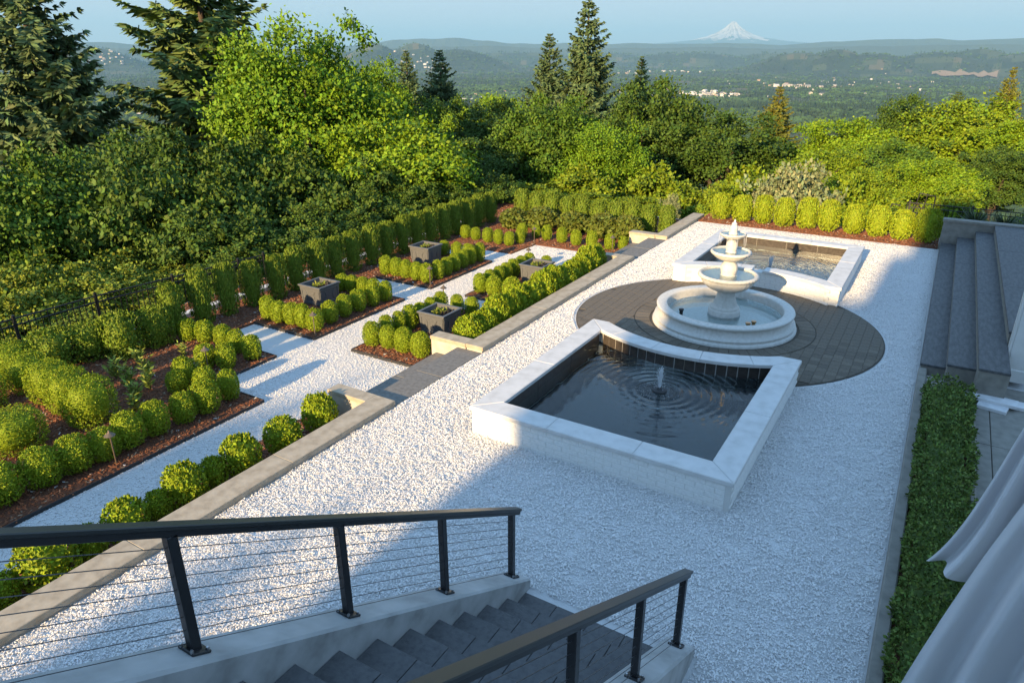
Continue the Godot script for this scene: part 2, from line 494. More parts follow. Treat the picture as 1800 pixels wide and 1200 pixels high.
func build_far_mountains() -> void:
	# blue ridges far off: [bearing, height in metres above the eye] along each range
	for rg in [[24000.0, [[-66, 60], [-62, 260], [-60, 330], [-57, 250], [-54, 150], [-50, 120], [-46, 140], [-42.5, 260], [-40, 420], [-37.5, 470], [-35.5, 500], [-33.5, 430], [-31, 330], [-29, 300], [-27, 330], [-25, 290], [-22, 320], [-20, 300], [-17, 310], [-14.5, 330], [-12, 260], [-10, 300], [-8, 360], [-6, 420], [-4, 400], [-2, 430], [-0.5, 370], [1.5, 400], [3, 430], [5, 400], [8, 380], [12, 380]], "mountain_ridge"],
			[19000.0, [[-66, 40], [-60, 120], [-55, 60], [-46, 50], [-38, 160], [-33, 190], [-28, 120], [-22, 130], [-16, 150], [-12, 110], [-6, 170], [0, 190], [6, 200], [12, 190]], "foothill_ridge"]]:
		var mb := MB.new()
		mb.col = g3(0.045, 0.06, 0.035)
		var R: float = rg[0]
		var rows := []
		for t in [-1.0, -0.6, -0.3, -0.1, 0.0, 0.12, 0.4, 1.0]:
			var row := []
			var bearing := -66.0
			while bearing <= 12.0:
				var hgt := 0.0
				for k in rg[1].size() - 1:
					if bearing >= rg[1][k][0] and bearing <= rg[1][k + 1][0]:
						var u: float = (bearing - rg[1][k][0]) / float(rg[1][k + 1][0] - rg[1][k][0])
						hgt = 0.86 * lerpf(rg[1][k][1], rg[1][k + 1][1], smoothstep(0.0, 1.0, u))
				var p := polar(bearing, R + t * 2600.0 + hill_noise.get_noise_2d(bearing * 40.0, t * 50.0) * 300.0)
				var fall := 1.0 - absf(t)
				var y := -260.0 + (hgt + 260.0) * fall * (1.0 + 0.22 * hill_noise.get_noise_2d(p.x * 0.06, p.y * 0.06) * (1.0 if t != 0.0 else 0.25))
				row.append(Vector3(p.x, y, p.y))
				bearing += 0.35
			rows.append(row)
		for i in rows.size() - 1:
			for k in rows[i].size() - 1:
				mb.tri(rows[i][k], rows[i + 1][k], rows[i + 1][k + 1])
				mb.tri(rows[i][k], rows[i + 1][k + 1], rows[i][k + 1])
		var o := part(rg[2], mb.mesh(M.terrain), self)
		tag(o, "blue ridge of forested hills on the horizon", "", "", "structure")
	# the snow peak
	var peak := MB.new()
	var ctr := polar(-15.15, 50000.0)
	var top := 1825.0
	var segs := 96
	var prof := [[0.0, 1.0], [130.0, 0.94], [290.0, 0.85], [480.0, 0.76], [720.0, 0.67], [1020.0, 0.585], [1380.0, 0.51], [1820.0, 0.44], [2450.0, 0.38], [3300.0, 0.33], [4400.0, 0.27], [5600.0, 0.12], [6800.0, -0.25]]
	var ringp := []
	for k in prof.size():
		var ring := []
		for s in segs:
			var an := TAU * s / segs
			var rr: float = prof[k][0] * 1.1
			var ridge := 1.0 + 0.16 * hill_noise.get_noise_2d(cos(an) * 160.0, sin(an) * 160.0 + k * 4.0)
			var y: float = top * prof[k][1] + (0.0 if k == 0 else top * 0.075 * hill_noise.get_noise_2d(cos(an) * 330.0 + 40.0, sin(an) * 330.0 + k * 9.0))
			ring.append(Vector3(ctr.x + cos(an) * rr * ridge, y, ctr.y + sin(an) * rr * ridge))
		ringp.append(ring)
	for k in prof.size() - 1:
		for s in segs:
			var q := (s + 1) % segs
			var y: float = ringp[k][s].y / top
			var nz := hill_noise.get_noise_2d(s * 37.0, k * 60.0)
			var snow := y + nz * 0.22 > 0.47
			var rocky := nz > 0.27 and y < 0.9
			peak.col = g3(0.045, 0.06, 0.04) if not snow else (g3(0.3, 0.26, 0.25) if rocky else g3(0.52, 0.49, 0.49))
			peak.tri(ringp[k][s], ringp[k + 1][s], ringp[k + 1][q])
			peak.tri(ringp[k][s], ringp[k + 1][q], ringp[k][q])
	var pk := part("snow_mountain", peak.mesh(M.terrain), self)
	tag(pk, "snow covered volcano rising above the blue ridges", "", "", "structure")

# ---------------------------------------------------------------- terrace, paths
func stone_mesh(m: Material) -> ArrayMesh:
	var mb := MB.new()
	# a crushed, angular pebble of about twenty faces
	var t := 1.618
	var p := []
	for q in [Vector3(-1, t, 0), Vector3(1, t, 0), Vector3(-1, -t, 0), Vector3(1, -t, 0), Vector3(0, -1, t), Vector3(0, 1, t), Vector3(0, -1, -t), Vector3(0, 1, -t), Vector3(t, 0, -1), Vector3(t, 0, 1), Vector3(-t, 0, -1), Vector3(-t, 0, 1)]:
		p.append(q.normalized() * rnd(0.36, 0.62) * Vector3(1.15, 0.72, 0.9))
	for f in [[0, 11, 5], [0, 5, 1], [0, 1, 7], [0, 7, 10], [0, 10, 11], [1, 5, 9], [5, 11, 4], [11, 10, 2], [10, 7, 6], [7, 1, 8], [3, 9, 4], [3, 4, 2], [3, 2, 6], [3, 6, 8], [3, 8, 9], [4, 9, 5], [2, 4, 11], [6, 2, 10], [8, 6, 7], [9, 8, 1]]:
		mb.face3(p[f[0]], p[f[1]], p[f[2]])
	return mb.mesh(m)

func blocked(x: float, z: float) -> bool:   # where no gravel lies on the terrace
	if x > BX0 - 0.02 and x < BX1 + 0.02:
		if z < NEAR_Z + 0.02 and z > NEAR_B - 0.02 and Vector2(x - FC.x, z - FC.z).length() > 2.24: return true
		if z < FAR_Z + 0.02 and z > FAR_B - 0.02: return true
	if Vector2(x - FC.x, z - FC.z).length() < 2.5: return true
	if x > -2.56 and x < -0.86 and z > -4.1: return true
	return false

func scatter(called: String, mesh: Mesh, spots: Array, label: String, cat: String) -> void:
	var mm := MultiMesh.new()
	mm.transform_format = MultiMesh.TRANSFORM_3D
	mm.use_colors = true
	mm.mesh = mesh
	mm.instance_count = spots.size()
	for k in spots.size():
		mm.set_instance_transform(k, spots[k][0])
		mm.set_instance_color(k, spots[k][1])
	var o := MultiMeshInstance3D.new()
	o.name = numbered(called)
	o.multimesh = mm
	add_child(o, true)
	tag(o, label, cat, "", "stuff")

func pebble(x: float, y: float, z: float) -> Array:
	var s := rnd(0.0072, 0.0165)
	if rng.randf() < 0.06: s *= 1.45
	var b := Basis.from_euler(Vector3(rnd(-0.6, 0.6), rnd(0, TAU), rnd(-0.6, 0.6))) * Basis.from_scale(Vector3(s * rnd(0.8, 1.3), s * rnd(0.7, 1.1), s))
	var w := rnd(0.66, 0.78)
	var cl := Color(w, w * rnd(0.97, 1.0), w * rnd(0.95, 1.0))
	var t := rng.randf()
	if t < 0.07: cl = Color(w * 0.62, w * 0.61, w * 0.6)
	elif t < 0.046: cl = Color(0.1, 0.085, 0.07)
	return [Transform3D(b, Vector3(x, y + s * 0.12, z)), cl]

func build_ground() -> void:
	# upper terrace: the gravel's bed
	var mb := MB.new()
	for q in [[-5.44, 3.0, 0.25, -6.1], [-5.44, -6.1, -4.15, -19.9], [-1.24, -6.1, 0.25, -19.9], [-4.15, -9.1, -1.24, -13.44], [-4.15, -16.44, -1.24, -19.9]]:
		mb.prism(rect(q[0], q[1], q[2], q[3]), -0.7, -0.006)
	mb.prism(rect(0.25, -19.9, 9.0, 3.0), -0.7, -0.02)
	tag(part("terrace", mb.mesh(M.gravel_bed), self), "", "", "", "structure")
	var lo := MB.new()
	lo.prism(rect(-12.3, -20.2, -5.44, 3.0), -0.84, LOW - 0.004)
	tag(part("garden_path", lo.mesh(M.gravel_bed), self), "", "", "", "structure")
	var st := stone_mesh(M.stone)
	var spots := []
	var dunes := FastNoiseLite.new()
	dunes.seed = 8; dunes.frequency = 0.9
	for k in 440000:
		var z := -19.2 + 19.8 * pow(rng.randf(), 0.7)
		var x := rnd(-5.42, 0.22)
		if blocked(x, z) or z < -18.55: continue
		spots.append(pebble(x, 0.006 + 0.014 * dunes.get_noise_2d(x * 2.0, z * 2.0) + 0.014 * dunes.get_noise_2d(x * 6.0 + 40.0, z * 6.0) + 0.006 * dunes.get_noise_2d(x * 14.0, z * 14.0 + 9.0), z))
	scatter("gravel", st, spots, "white crushed gravel spread over the upper terrace", "gravel")
	spots = []
	for k in 130000:
		var x := rnd(-10.25, -5.8); var z := rnd(-16.0, 0.4)
		if not on_path(x, z): continue
		spots.append(pebble(x, LOW, z))
	scatter("path_gravel", st, spots, "white crushed gravel on the lower garden paths", "gravel")

func on_path(x: float, z: float) -> bool:
	if x > -8.66 and x < -7.78 and z < -5.72 and z > -15.3: return true
	if z > -5.72: return x > -7.56 and x < -6.7
	if z < -5.72 and z > -7.72: return x > -8.66 and x < -6.3
	for s in [[-6.9, -7.75], [-10.18, -11.03], [-13.4, -14.25]]:
		if z < s[0] and z > s[1] and x > -10.2 and x < -8.6: return true
	if z < -10.3 and z > -11.0 and x > -7.8 and x < -6.6: return true
	if z < -13.6 and z > -15.3 and x > -8.6 and x < -6.3: return true
	return false

# ---------------------------------------------------------------- retaining walls and garden steps
func build_walls() -> void:
	var runs := [["low concrete garden wall beside the near stair, its end turned at the steps", [[-5.74, 2.5, -5.44, -6.06], [-6.42, -5.86, -5.74, -6.06]]],
		["low concrete wall along the tall shrubs between the two flights of steps", [[-5.74, -8.09, -5.44, -14.11], [-6.42, -8.09, -5.74, -8.31], [-6.3, -13.91, -5.74, -14.11]]],
		["short concrete wall at the far end of the terrace", [[-5.74, -16.2, -5.44, -19.2], [-6.42, -16.2, -5.74, -16.42]]]]
	for r in runs:
		var first: Array = r[1][0]
		var t := thing("garden_wall", r[0], "wall", Vector3(first[0], LOW, first[1]), 0.0, "low walls between terrace and lower garden")
		for q in r[1]:
			var base := MB.new()
			base.prism(rect(q[0] + 0.015 - first[0], q[1] - 0.004 - first[1], q[2] - 0.006 - first[0], q[3] + 0.004 - first[1]), 0.02, 0.39)
			part("wall", base.mesh(M.concrete), t)
			# cap slabs, butted
			var along_z: bool = absf(q[3] - q[1]) > absf(q[2] - q[0])
			var n := maxi(1, int(round((absf(q[3] - q[1]) if along_z else absf(q[2] - q[0])) / 1.9)))
			for k in n:
				var u0 := float(k) / n; var u1 := float(k + 1) / n
				var cm := MB.new()
				if along_z: cm.prism(rect(q[0] - first[0] - 0.005, lerpf(q[1], q[3], u0) - first[1] - 0.0006, q[2] - first[0] + 0.012, lerpf(q[1], q[3], u1) - first[1] + 0.0006), 0.39, 0.45, 0.006)
				else: cm.prism(rect(lerpf(q[0], q[2], u0) - first[0] + 0.003, q[1] - first[1] + 0.008, lerpf(q[0], q[2], u1) - first[0] - 0.008, q[3] - first[1] - 0.008), 0.388, 0.447, 0.006)
				part("cap", cm.mesh(M.cap), t)
	for s in [["two broad stone steps by the near planter bed", -6.07, -8.08], ["two broad stone steps at the far end of the garden", -14.12, -16.19]]:
		var t := thing("garden_steps", s[0], "steps", Vector3(-5.45, LOW, s[1]), 0.0, "stone steps down to the lower garden")
		var len: float = s[1] - s[2]
		for k in 2:
			var n := 2
			for j in n:
				var sl := MB.new()
				var x1 := 0.0 - 0.42 * k; var x0 := x1 - 0.45
				sl.prism(rect(x0, -len * j / n - 0.003, x1 - (0.0 if k == 0 else 0.002), -len * (j + 1) / n + 0.003), 0.125 - 0.18 * k if k == 0 else 0.01, 0.362 - 0.18 * k, 0.008)
				part("tread", sl.mesh(M.step), t)
		var under := MB.new()
		under.prism(rect(-0.4, -0.01, -0.02, -len + 0.01), 0.0, 0.14)
		part("riser", under.mesh(M.step), t)

# ---------------------------------------------------------------- stair down from the house
func stair_y(z: float) -> float: return 0.155 + 0.588 * (z + 4.0)

func build_stairs() -> void:
	var t := thing("staircase", "dark tiled stair between pale concrete kerbs in the foreground", "stairs", Vector3(-1.71, 0, -4.02))
	for k in 16:
		var y := 0.012 + 0.168 * k
		var z0 := -0.003 + 0.2915 * k
		for j in 4:
			var tl := MB.new()
			var w := 1.2 / 4.0
			tl.box(Vector3(-0.6 + w * (j + 0.5), y - 0.015, z0 + 0.155), Vector3(w - 0.004, 0.03, 0.318 if k > 0 else 0.318), 0.003)
			part("tile", tl.mesh(M.tread), t)
		var rs := MB.new()
		rs.box(Vector3(0, y - 0.115, z0 + 0.17), Vector3(1.2, 0.17, 0.29), 0.0)
		part("riser", rs.mesh(M.slate), t)
	for side in [-1.0, 1.0]:
		var cx: float = -0.71 if side < 0 else 0.71
		var mb := MB.new()
		var zs := [-0.09, 4.9]
		var h0 := stair_y(-4.11); var h1 := stair_y(0.88)
		var x0: float = cx - 0.108; var x1: float = cx + 0.108
		var ch := 0.016
		for xx in [[x0, -1.0], [x1, 1.0]]:
			mb.face(Vector3(xx[0], -0.05, zs[0]), Vector3(xx[0], h0 - ch, zs[0]), Vector3(xx[0], h1 - ch, zs[1]), Vector3(xx[0], -0.05, zs[1]), Vector3(xx[1], 0, 0))
			mb.face(Vector3(xx[0], h0 - ch, zs[0]), Vector3(xx[0] - xx[1] * ch, h0, zs[0]), Vector3(xx[0] - xx[1] * ch, h1, zs[1]), Vector3(xx[0], h1 - ch, zs[1]), Vector3(xx[1], 1, 0))
		mb.face(Vector3(x0 + ch, h0, zs[0]), Vector3(x1 - ch, h0, zs[0]), Vector3(x1 - ch, h1, zs[1]), Vector3(x0 + ch, h1, zs[1]), Vector3.UP)
		mb.face(Vector3(x0, -0.05, zs[0]), Vector3(x1, -0.05, zs[0]), Vector3(x1, h0 - ch, zs[0]), Vector3(x0, h0 - ch, zs[0]), Vector3(0, 0, -1))
		mb.face(Vector3(x0, h0 - ch, zs[0]), Vector3(x1, h0 - ch, zs[0]), Vector3(x1 - ch, h0, zs[0]), Vector3(x0 + ch, h0, zs[0]), Vector3(0, 0, -1))
		part("kerb_wall", mb.mesh(M.stair_wall), t)
	var lm := MB.new()
	lm.box(Vector3(0.9, 1.24, 6.4), Vector3(4.6, 2.6, 3.0), 0.01)
	part("landing", lm.mesh(M.stair_wall), t)
	for side in [["black handrail with taut cables on the far side of the stair", -2.42], ["black handrail with taut cables in front, nearest the viewer", -1.0]]:
		var r := thing("handrail", side[0], "handrail", Vector3(side[1], 0, -4.0), 0.0, "cable handrails of the stair")
		var zt := 4.55
		var slope := atan(0.588)
		var ax := Basis(Vector3.RIGHT, -slope)
		var rm := MB.new()
		var mid := zt * 0.5 - 0.04
		var ln := (zt + 0.1) / cos(slope)
		rm.box(Vector3(0, stair_y(-4.0 + mid) + 0.667, mid), Vector3(0.066, 0.022, ln), 0.004, ax)
		part("top_rail", rm.mesh(M.rail), r)
		var rb := MB.new()
		rb.box(Vector3(0, stair_y(-4.0 + mid) + 0.637, mid), Vector3(0.046, 0.034, ln - 0.02), 0.003, ax)
		part("under_rail", rb.mesh(M.metal), r)
		for k in 6:
			var z := 0.02 + 0.9 * k
			if z > zt: continue
			var y := stair_y(-4.0 + z)
			var pm := MB.new()
			pm.box(Vector3(0, y + 0.315, z), Vector3(0.046, 0.62, 0.046), 0.003)
			var po := part("post", pm.mesh(M.metal), r)
			var bp := MB.new()
			bp.box(Vector3(0, y + 0.008, z), Vector3(0.105, 0.014, 0.1), 0.003, ax)
			part("base_plate", bp.mesh(M.metal), po)
			for bx in [-0.038, 0.038]:
				for bz in [-0.036, 0.036]:
					var bo := MB.new()
					bo.lathe([Vector2(0.0, 0.018), Vector2(0.006, 0.018), Vector2(0.0085, 0.012), Vector2(0.0085, 0.0)], 6, Vector3(bx, y + 0.012 + bz * 0.588, z + bz))
					part("bolt", bo.mesh(M.steel), po)
		for k in 8:
			var yo := 0.045 + 0.073 * k
			var cb := MB.new()
			cb.tube([Vector3(0, stair_y(-4.0 + 0.02) + yo, 0.02), Vector3(0, stair_y(-4.0 + zt) + yo, zt)], [0.0021, 0.0021], 6)
			part("cable", cb.mesh(M.cable), r)

# ---------------------------------------------------------------- porch steps, kerb, paving and column on the right
func build_porch() -> void:
	var t := thing("porch_steps", "long dark slate steps climbing to the porch on the right", "steps", Vector3(0.25, 0, -11.0))
	for k in 4:
		var zs := [[0.28, 0.58, 0.98, -0.2][k], -2.6, -5.2, -7.66]
		var x0 := 0.0 + (0.0 if k == 0 else 0.3 + 0.325 * (k - 1)); var x1: float = (0.3 + 0.325 * k + 0.02) if k < 3 else 4.0
		var y := 0.15 + 0.17 * k
		for j in 3:
			var sl := MB.new()
			sl.prism(rect(x0, zs[j] - 0.002, x1, zs[j + 1] + 0.002), y - 0.035, y, 0.006)
			part("slab", sl.mesh(M.slate), t)
		var rm := MB.new()
		rm.prism(rect(x0 + 0.012, zs[0] - 0.012, x1, -7.655), -0.05, y - 0.035)
		part("riser", rm.mesh(M.kerb), t)
	var pw := thing("end_wall", "stained concrete wall closing the far end of the porch steps", "wall", Vector3(0.22, 0, -18.66))
	var wm := MB.new()
	wm.prism(rect(0, -0.01, 4.0, -0.2), -0.1, 0.64)
	part("wall", wm.mesh(M.kerb), pw)
	var wc := MB.new()
	wc.prism(rect(-0.02, 0.012, 4.0, -0.22), 0.64, 0.7, 0.01)
	part("cap", wc.mesh(M.kerb), pw)
	# concrete kerb round the low hedge
	var kb := place("kerb", Vector3(0.24, 0, -11.0))
	for q in [[0.0, 0.3, 0.105, 12.0, 0.1], [0.115, 0.62, 0.3, 0.98, 0.12], [0.62, 1.0, 0.68, 12.0, 0.1]]:
		var km := MB.new()
		km.prism(rect(q[0], q[1], q[2], q[3]), -0.05, q[4], 0.012)
		part("kerb_stone", km.mesh(M.kerb), kb)
	var bed := MB.new()
	bed.prism(rect(0.35, -10.0, 0.86, 1.0), -0.05, 0.03)
	tag(part("hedge_soil", bed.mesh(M.soil), self), "", "", "", "structure")
	# concrete slabs beside the hedge
	var pv := place("pavement", Vector3(0.92, 0, -10.62))
	for i in 3:
		for j in 6:
			var sm := MB.new()
			var xa: float = [0.0, 0.16, 1.3][i]; var xb: float = [0.152, 1.292, 2.6][i]
			sm.prism(rect(xa, 1.86 * j, xb, 1.86 * j + 1.85), -0.05, 0.06, 0.005)
			part("slab", sm.mesh(M.kerb), pv)
	# column
	var cl := thing("porch_column", "pale painted porch column with panelled trim at the right edge", "column", Vector3(1.36, 0.06, -11.0))
	var cm := MB.new()
	cm.box(Vector3(0, 1.7, 0), Vector3(0.22, 3.4, 0.22), 0.006)
	part("shaft", cm.mesh(M.paint), cl)
	var tb := MB.new()
	tb.box(Vector3(0, 0.09, 0), Vector3(0.27, 0.18, 0.27), 0.008)
	part("base", tb.mesh(M.paint), cl)
	for sx in [-1.0, 1.0]:
		var tr := MB.new()
		tr.box(Vector3(-0.125, 1.75, sx * 0.07), Vector3(0.03, 3.1, 0.06), 0.005)
		part("trim", tr.mesh(M.paint), cl)
	for q in [[1.36, -6.2], [1.36, -3.4]]:
		var c2 := thing("porch_column", "pale porch column holding the drapes, beyond the right edge" if q[1] < -5.0 else "pale porch column nearest the stair, beyond the right edge", "column", Vector3(q[0], 0.06, q[1]))
		part("shaft", cm.mesh(M.paint), c2)
		part("base", tb.mesh(M.paint), c2)
	var bm := thing("porch_beam", "pale beam over the porch columns carrying the drapes", "beam", Vector3(1.36, 3.46, -7.2))
	var bb := MB.new()
	bb.box(Vector3(0, 0.12, 0), Vector3(0.26, 0.24, 8.4), 0.01)
	part("timber", bb.mesh(M.paint), bm)
	# loose stone slabs
	for q in [[1.1, 0.062, -9.82, 0.34, 0.2, 0.5, "lowest white stone slab of the loose pile by the column"], [1.5, 0.062, -10.03, 0.7, 0.22, 0.12, "long white stone slab lying flat beside the porch column"], [1.12, 0.104, -9.98, 0.52, 0.24, 0.36, "topmost white stone slab resting askew on the loose pile"]]:
		var s := thing("stone_slab", q[6], "slab", Vector3(q[0], q[1], q[2]), -q[5] * 0.6, "loose white stone slabs")
		var sm := MB.new()
		sm.prism(V2([-q[3] * 0.5, -q[4] * 0.4, q[3] * 0.46, -q[4] * 0.5, q[3] * 0.5, q[4] * 0.34, -q[3] * 0.44, q[4] * 0.5]), 0.0, 0.042, 0.006)
		part("block", sm.mesh(M.marble), s)

# ---------------------------------------------------------------- basins
func arc_pts(R: float, a0: float, a1: float, n: int) -> Array:   # angles in degrees from the axis, (x, dz)
	var r := []
	for k in n + 1:
		var a := deg_to_rad(lerpf(a0, a1, float(k) / n))
		r.append(Vector2(sin(a) * R, cos(a) * R))
	return r

func build_basins() -> void:
	var unit := MB.new()
	unit.box(Vector3.ZERO, Vector3(0.1945, 0.0585, 0.028), 0.003)
	var brick := unit.mesh(M.brick)
	var halfm := MB.new()
	halfm.box(Vector3.ZERO, Vector3(0.0945, 0.0585, 0.028), 0.003)
	var half := halfm.mesh(M.brick)
	for side in [1.0, -1.0]:
		var near: bool = side > 0
		var t := thing("water_basin", "white brick basin of dark water in front of the fountain" if near else "white brick basin of water behind the fountain", "basin", FC, 0.0, "square basins with one side hollowed round the fountain")
		var W := 1.527; var F := 5.235; var B := 1.85; var R := 2.25
		var f := func(p: Vector2) -> Vector2: return Vector2(p.x, p.y * side)
		# the wall behind the bricks, as four runs
		var th := 0.23
		for run in [[Vector2(-W, F), Vector2(W, F), Vector2(W - th, F - th), Vector2(-W + th, F - th)], [Vector2(-W, F), Vector2(-W, B), Vector2(-W + th, 2.0), Vector2(-W + th, F - th)], [Vector2(W, F), Vector2(W, B), Vector2(W - th, 2.0), Vector2(W - th, F - th)]]:
			var wm := MB.new()
			var pl := PackedVector2Array()
			for p in run: pl.append(f.call(p))
			wm.prism(pl, -0.3, BH - 0.05)
			part("wall_core", wm.mesh(M.mortar), t)
		var am := MB.new()
		var ap := PackedVector2Array()
		for p in arc_pts(R, -34.6, 34.6, 24): ap.append(f.call(p))
		ap.append(f.call(Vector2(W - 0.002, B))); ap.append(f.call(Vector2(W - 0.1, 2.05)))
		for p in arc_pts(R + th, 30.0, -30.0, 24): ap.append(f.call(p))
		ap.append(f.call(Vector2(-W + 0.1, 2.05))); ap.append(f.call(Vector2(-W + 0.002, B)))
		am.prism(ap, -0.3, BH - 0.052)
		part("curved_core", am.mesh(M.mortar), t)
		# bricks on the faces that show
		for c in 5:
			var y := 0.012 + 0.0635 * c
			var off := 0.1 if c % 2 else 0.0
			if near:
				var x := -W + off * 0.5
				while x < W - 0.06:
					var is_half: bool = off > 0.0 and x < -W + 0.06
					var l := 0.1 if is_half else 0.2
					if x + l > W + 0.02: l = 0.1
					part("brick", half if l < 0.15 else brick, t, Transform3D(Basis.IDENTITY, Vector3(x + l * 0.5 - off * 0.5 * (1.0 if is_half else 1.0), y, F - 0.0095 + rnd(-0.001, 0.001))))
					x += l
			var z := F - 0.02 - off
			while z > B + 0.12:
				part("brick", brick, t, Transform3D(Basis(Vector3.UP, PI / 2), Vector3(W - 0.0095 + rnd(-0.001, 0.001), y, (z - 0.1) * side)))
				z -= 0.2
			if not near:
				var da := rad_to_deg(0.2 / R)
				var a := -34.0 + (da * 0.5 if c % 2 else 0.0)
				while a < 34.0:
					var ar := deg_to_rad(a + da * 0.5)
					part("brick", brick, t, Transform3D(Basis(Vector3.UP, -ar), Vector3(sin(ar) * (R + 0.01), y, -cos(ar) * (R + 0.01))))
					a += da
				for s in [-1.0, 1.0]:
					part("brick", brick, t, Transform3D(Basis.IDENTITY, Vector3(s * (W - 0.11), y, -B - 0.01)))
		# coping slabs
		var o := 0.024; var iw := 0.276
		var y0 := BH - 0.05
		var slabs := []
		var xs := [-W - o, -0.52, 0.5, W + o]; var xi := [-W + iw, -0.52, 0.5, W - iw]
		for k in 3: slabs.append([Vector2(xs[k], F + o), Vector2(xs[k + 1], F + o), Vector2(xi[k + 1], F - iw), Vector2(xi[k], F - iw)])
		for s in [-1.0, 1.0]:
			slabs.append([Vector2(s * (W + o), F + o), Vector2(s * (W + o), 3.7), Vector2(s * (W - iw), 3.7), Vector2(s * (W - iw), F - iw)])
			slabs.append([Vector2(s * (W + o), 3.7), Vector2(s * (W + o), B - o), Vector2(s * (W - iw), 2.194), Vector2(s * (W - iw), 3.7)])
		for q in [[-24.0, -8.0], [-8.0, 8.0], [8.0, 24.0]]:
			if not near and q[0] == -8.0:
				slabs.append(arc_pts(R - o, -8.0, -2.5, 4) + arc_pts(R + iw, -2.5, -8.0, 4))
				slabs.append(arc_pts(R - o, 2.5, 8.0, 4) + arc_pts(R + iw, 8.0, 2.5, 4))
				continue
			slabs.append(arc_pts(R - o, q[0], q[1], 8) + arc_pts(R + iw, q[1], q[0], 8))
		for s in [-1.0, 1.0]:
			slabs.append(arc_pts(R - o, s * 24.0, s * 34.88, 6) + [Vector2(s * (W + o), B - o), Vector2(s * (W - iw), 2.194)] + arc_pts(R + iw, s * 29.6, s * 24.0, 4))
		for sl in slabs:
			var ctr := Vector2.ZERO
			for p in sl: ctr += p
			ctr /= sl.size()
			var pl := PackedVector2Array()
			for p in sl: pl.append(f.call(p + (ctr - p).normalized() * 0.0015))
			var cm := MB.new()
			cm.prism(pl, y0, BH, 0.008)
			part("coping", cm.mesh(M.coping), t)
		# dark tiles inside
		var IW := W - 0.226; var IF := F - 0.226; var IR := R + 0.226
		var tile_y := (BH - 0.05 - 0.2) * 0.5
		var tile_h := BH - 0.05 + 0.2
		for k in 18:
			var a := deg_to_rad(-29.5 + 59.0 * (k + 0.5) / 18.0)
			var tm := MB.new()
			tm.box(Vector3(sin(a) * (IR + 0.008), tile_y, cos(a) * (IR + 0.008) * side), Vector3(IR * deg_to_rad(59.0 / 18.0) - 0.012, tile_h, 0.012), 0.002, Basis(Vector3.UP, a * side))
			part("tile", tm.mesh(M.tile), t)
		var gm := MB.new()
		var gp := PackedVector2Array()
		for p in arc_pts(IR - 0.01, -30.0, 30.0, 20): gp.append(f.call(p))
		for p in arc_pts(IR + 0.004, 30.0, -30.0, 20): gp.append(f.call(p))
		gm.prism(gp, -0.19, BH - 0.056)
		part("grout", gm.mesh(M.grout), t)
		for s in [-1.0, 1.0]:
			for k in 3:
				var z0 := 2.15 + (IF - 2.15) * k / 3.0; var z1 := 2.15 + (IF - 2.15) * (k + 1) / 3.0
				var tm := MB.new()
				tm.box(Vector3(s * (IW - 0.004), tile_y, (z0 + z1) * 0.5 * side), Vector3(0.014, tile_h, z1 - z0 - 0.004), 0.002)
				part("tile", tm.mesh(M.tile), t)
		for k in 4:
			var tm := MB.new()
			tm.box(Vector3(-IW + IW * 2.0 * (k + 0.5) / 4.0, tile_y, (IF - 0.004) * side), Vector3(IW * 0.5 - 0.004, tile_h, 0.014), 0.002)
			part("tile", tm.mesh(M.tile), t)
		var fl := MB.new()
		fl.prism(V2([-W + 0.02, (F - 0.02) * side, W - 0.02, (F - 0.02) * side, W - 0.02, 1.9 * side, -W + 0.02, 1.9 * side]), -0.32, -0.26)
		part("basin_floor", fl.mesh(M.floor_dark), t)
		# water
		var jet := Vector2(0.08, 3.27) if near else Vector2(0.05, 3.2)
		var wm2 := MB.new()
		var nx := 170 if near else 120
		var nz := 190 if near else 120
		var wv := FastNoiseLite.new()
		wv.seed = 31; wv.frequency = 1.3; wv.fractal_octaves = 2
		var P := []
		var N := []
		for i in nx + 1:
			var x := lerpf(-IW + 0.004, IW - 0.004, float(i) / nx)
			var zb := sqrt(maxf(IR * IR - x * x, 0.0)) + 0.016
			var row := PackedVector3Array(); var nrow := PackedVector3Array()
			for j in nz + 1:
				var z := lerpf(zb, IF - 0.013, float(j) / nz)
				var e := 0.012
				var y00 := ripple(x, z, jet, wv, near)
				row.append(Vector3(x, 0.135 + y00, z * side))
				nrow.append(Vector3(-(ripple(x + e, z, jet, wv, near) - y00) / e, 1.0, -(ripple(x, z + e, jet, wv, near) - y00) / e * side).normalized())
			P.append(row); N.append(nrow)
		for i in nx:
			for j in nz:
				if near:
					wm2.tris(P[i][j], P[i + 1][j], P[i + 1][j + 1], N[i][j], N[i + 1][j], N[i + 1][j + 1])
					wm2.tris(P[i][j], P[i + 1][j + 1], P[i][j + 1], N[i][j], N[i + 1][j + 1], N[i][j + 1])
				else:
					wm2.tris(P[i][j], P[i + 1][j + 1], P[i + 1][j], N[i][j], N[i + 1][j + 1], N[i + 1][j])
					wm2.tris(P[i][j], P[i][j + 1], P[i + 1][j + 1], N[i][j], N[i][j + 1], N[i + 1][j + 1])
		# sides and underside, so that the water is a body
		var dn := -0.25
		for i in nx:
			for j in [0, nz]:
				var A: Vector3 = P[i][j]; var Bq: Vector3 = P[i + 1][j]
				wm2.face(A, Bq, Vector3(Bq.x, dn, Bq.z), Vector3(A.x, dn, A.z), Vector3(0, 0, side * (-1.0 if j == 0 else 1.0)))
			wm2.face(Vector3(P[i][0].x, dn, P[i][0].z), Vector3(P[i + 1][0].x, dn, P[i + 1][0].z), Vector3(P[i + 1][nz].x, dn, P[i + 1][nz].z), Vector3(P[i][nz].x, dn, P[i][nz].z), Vector3.DOWN)
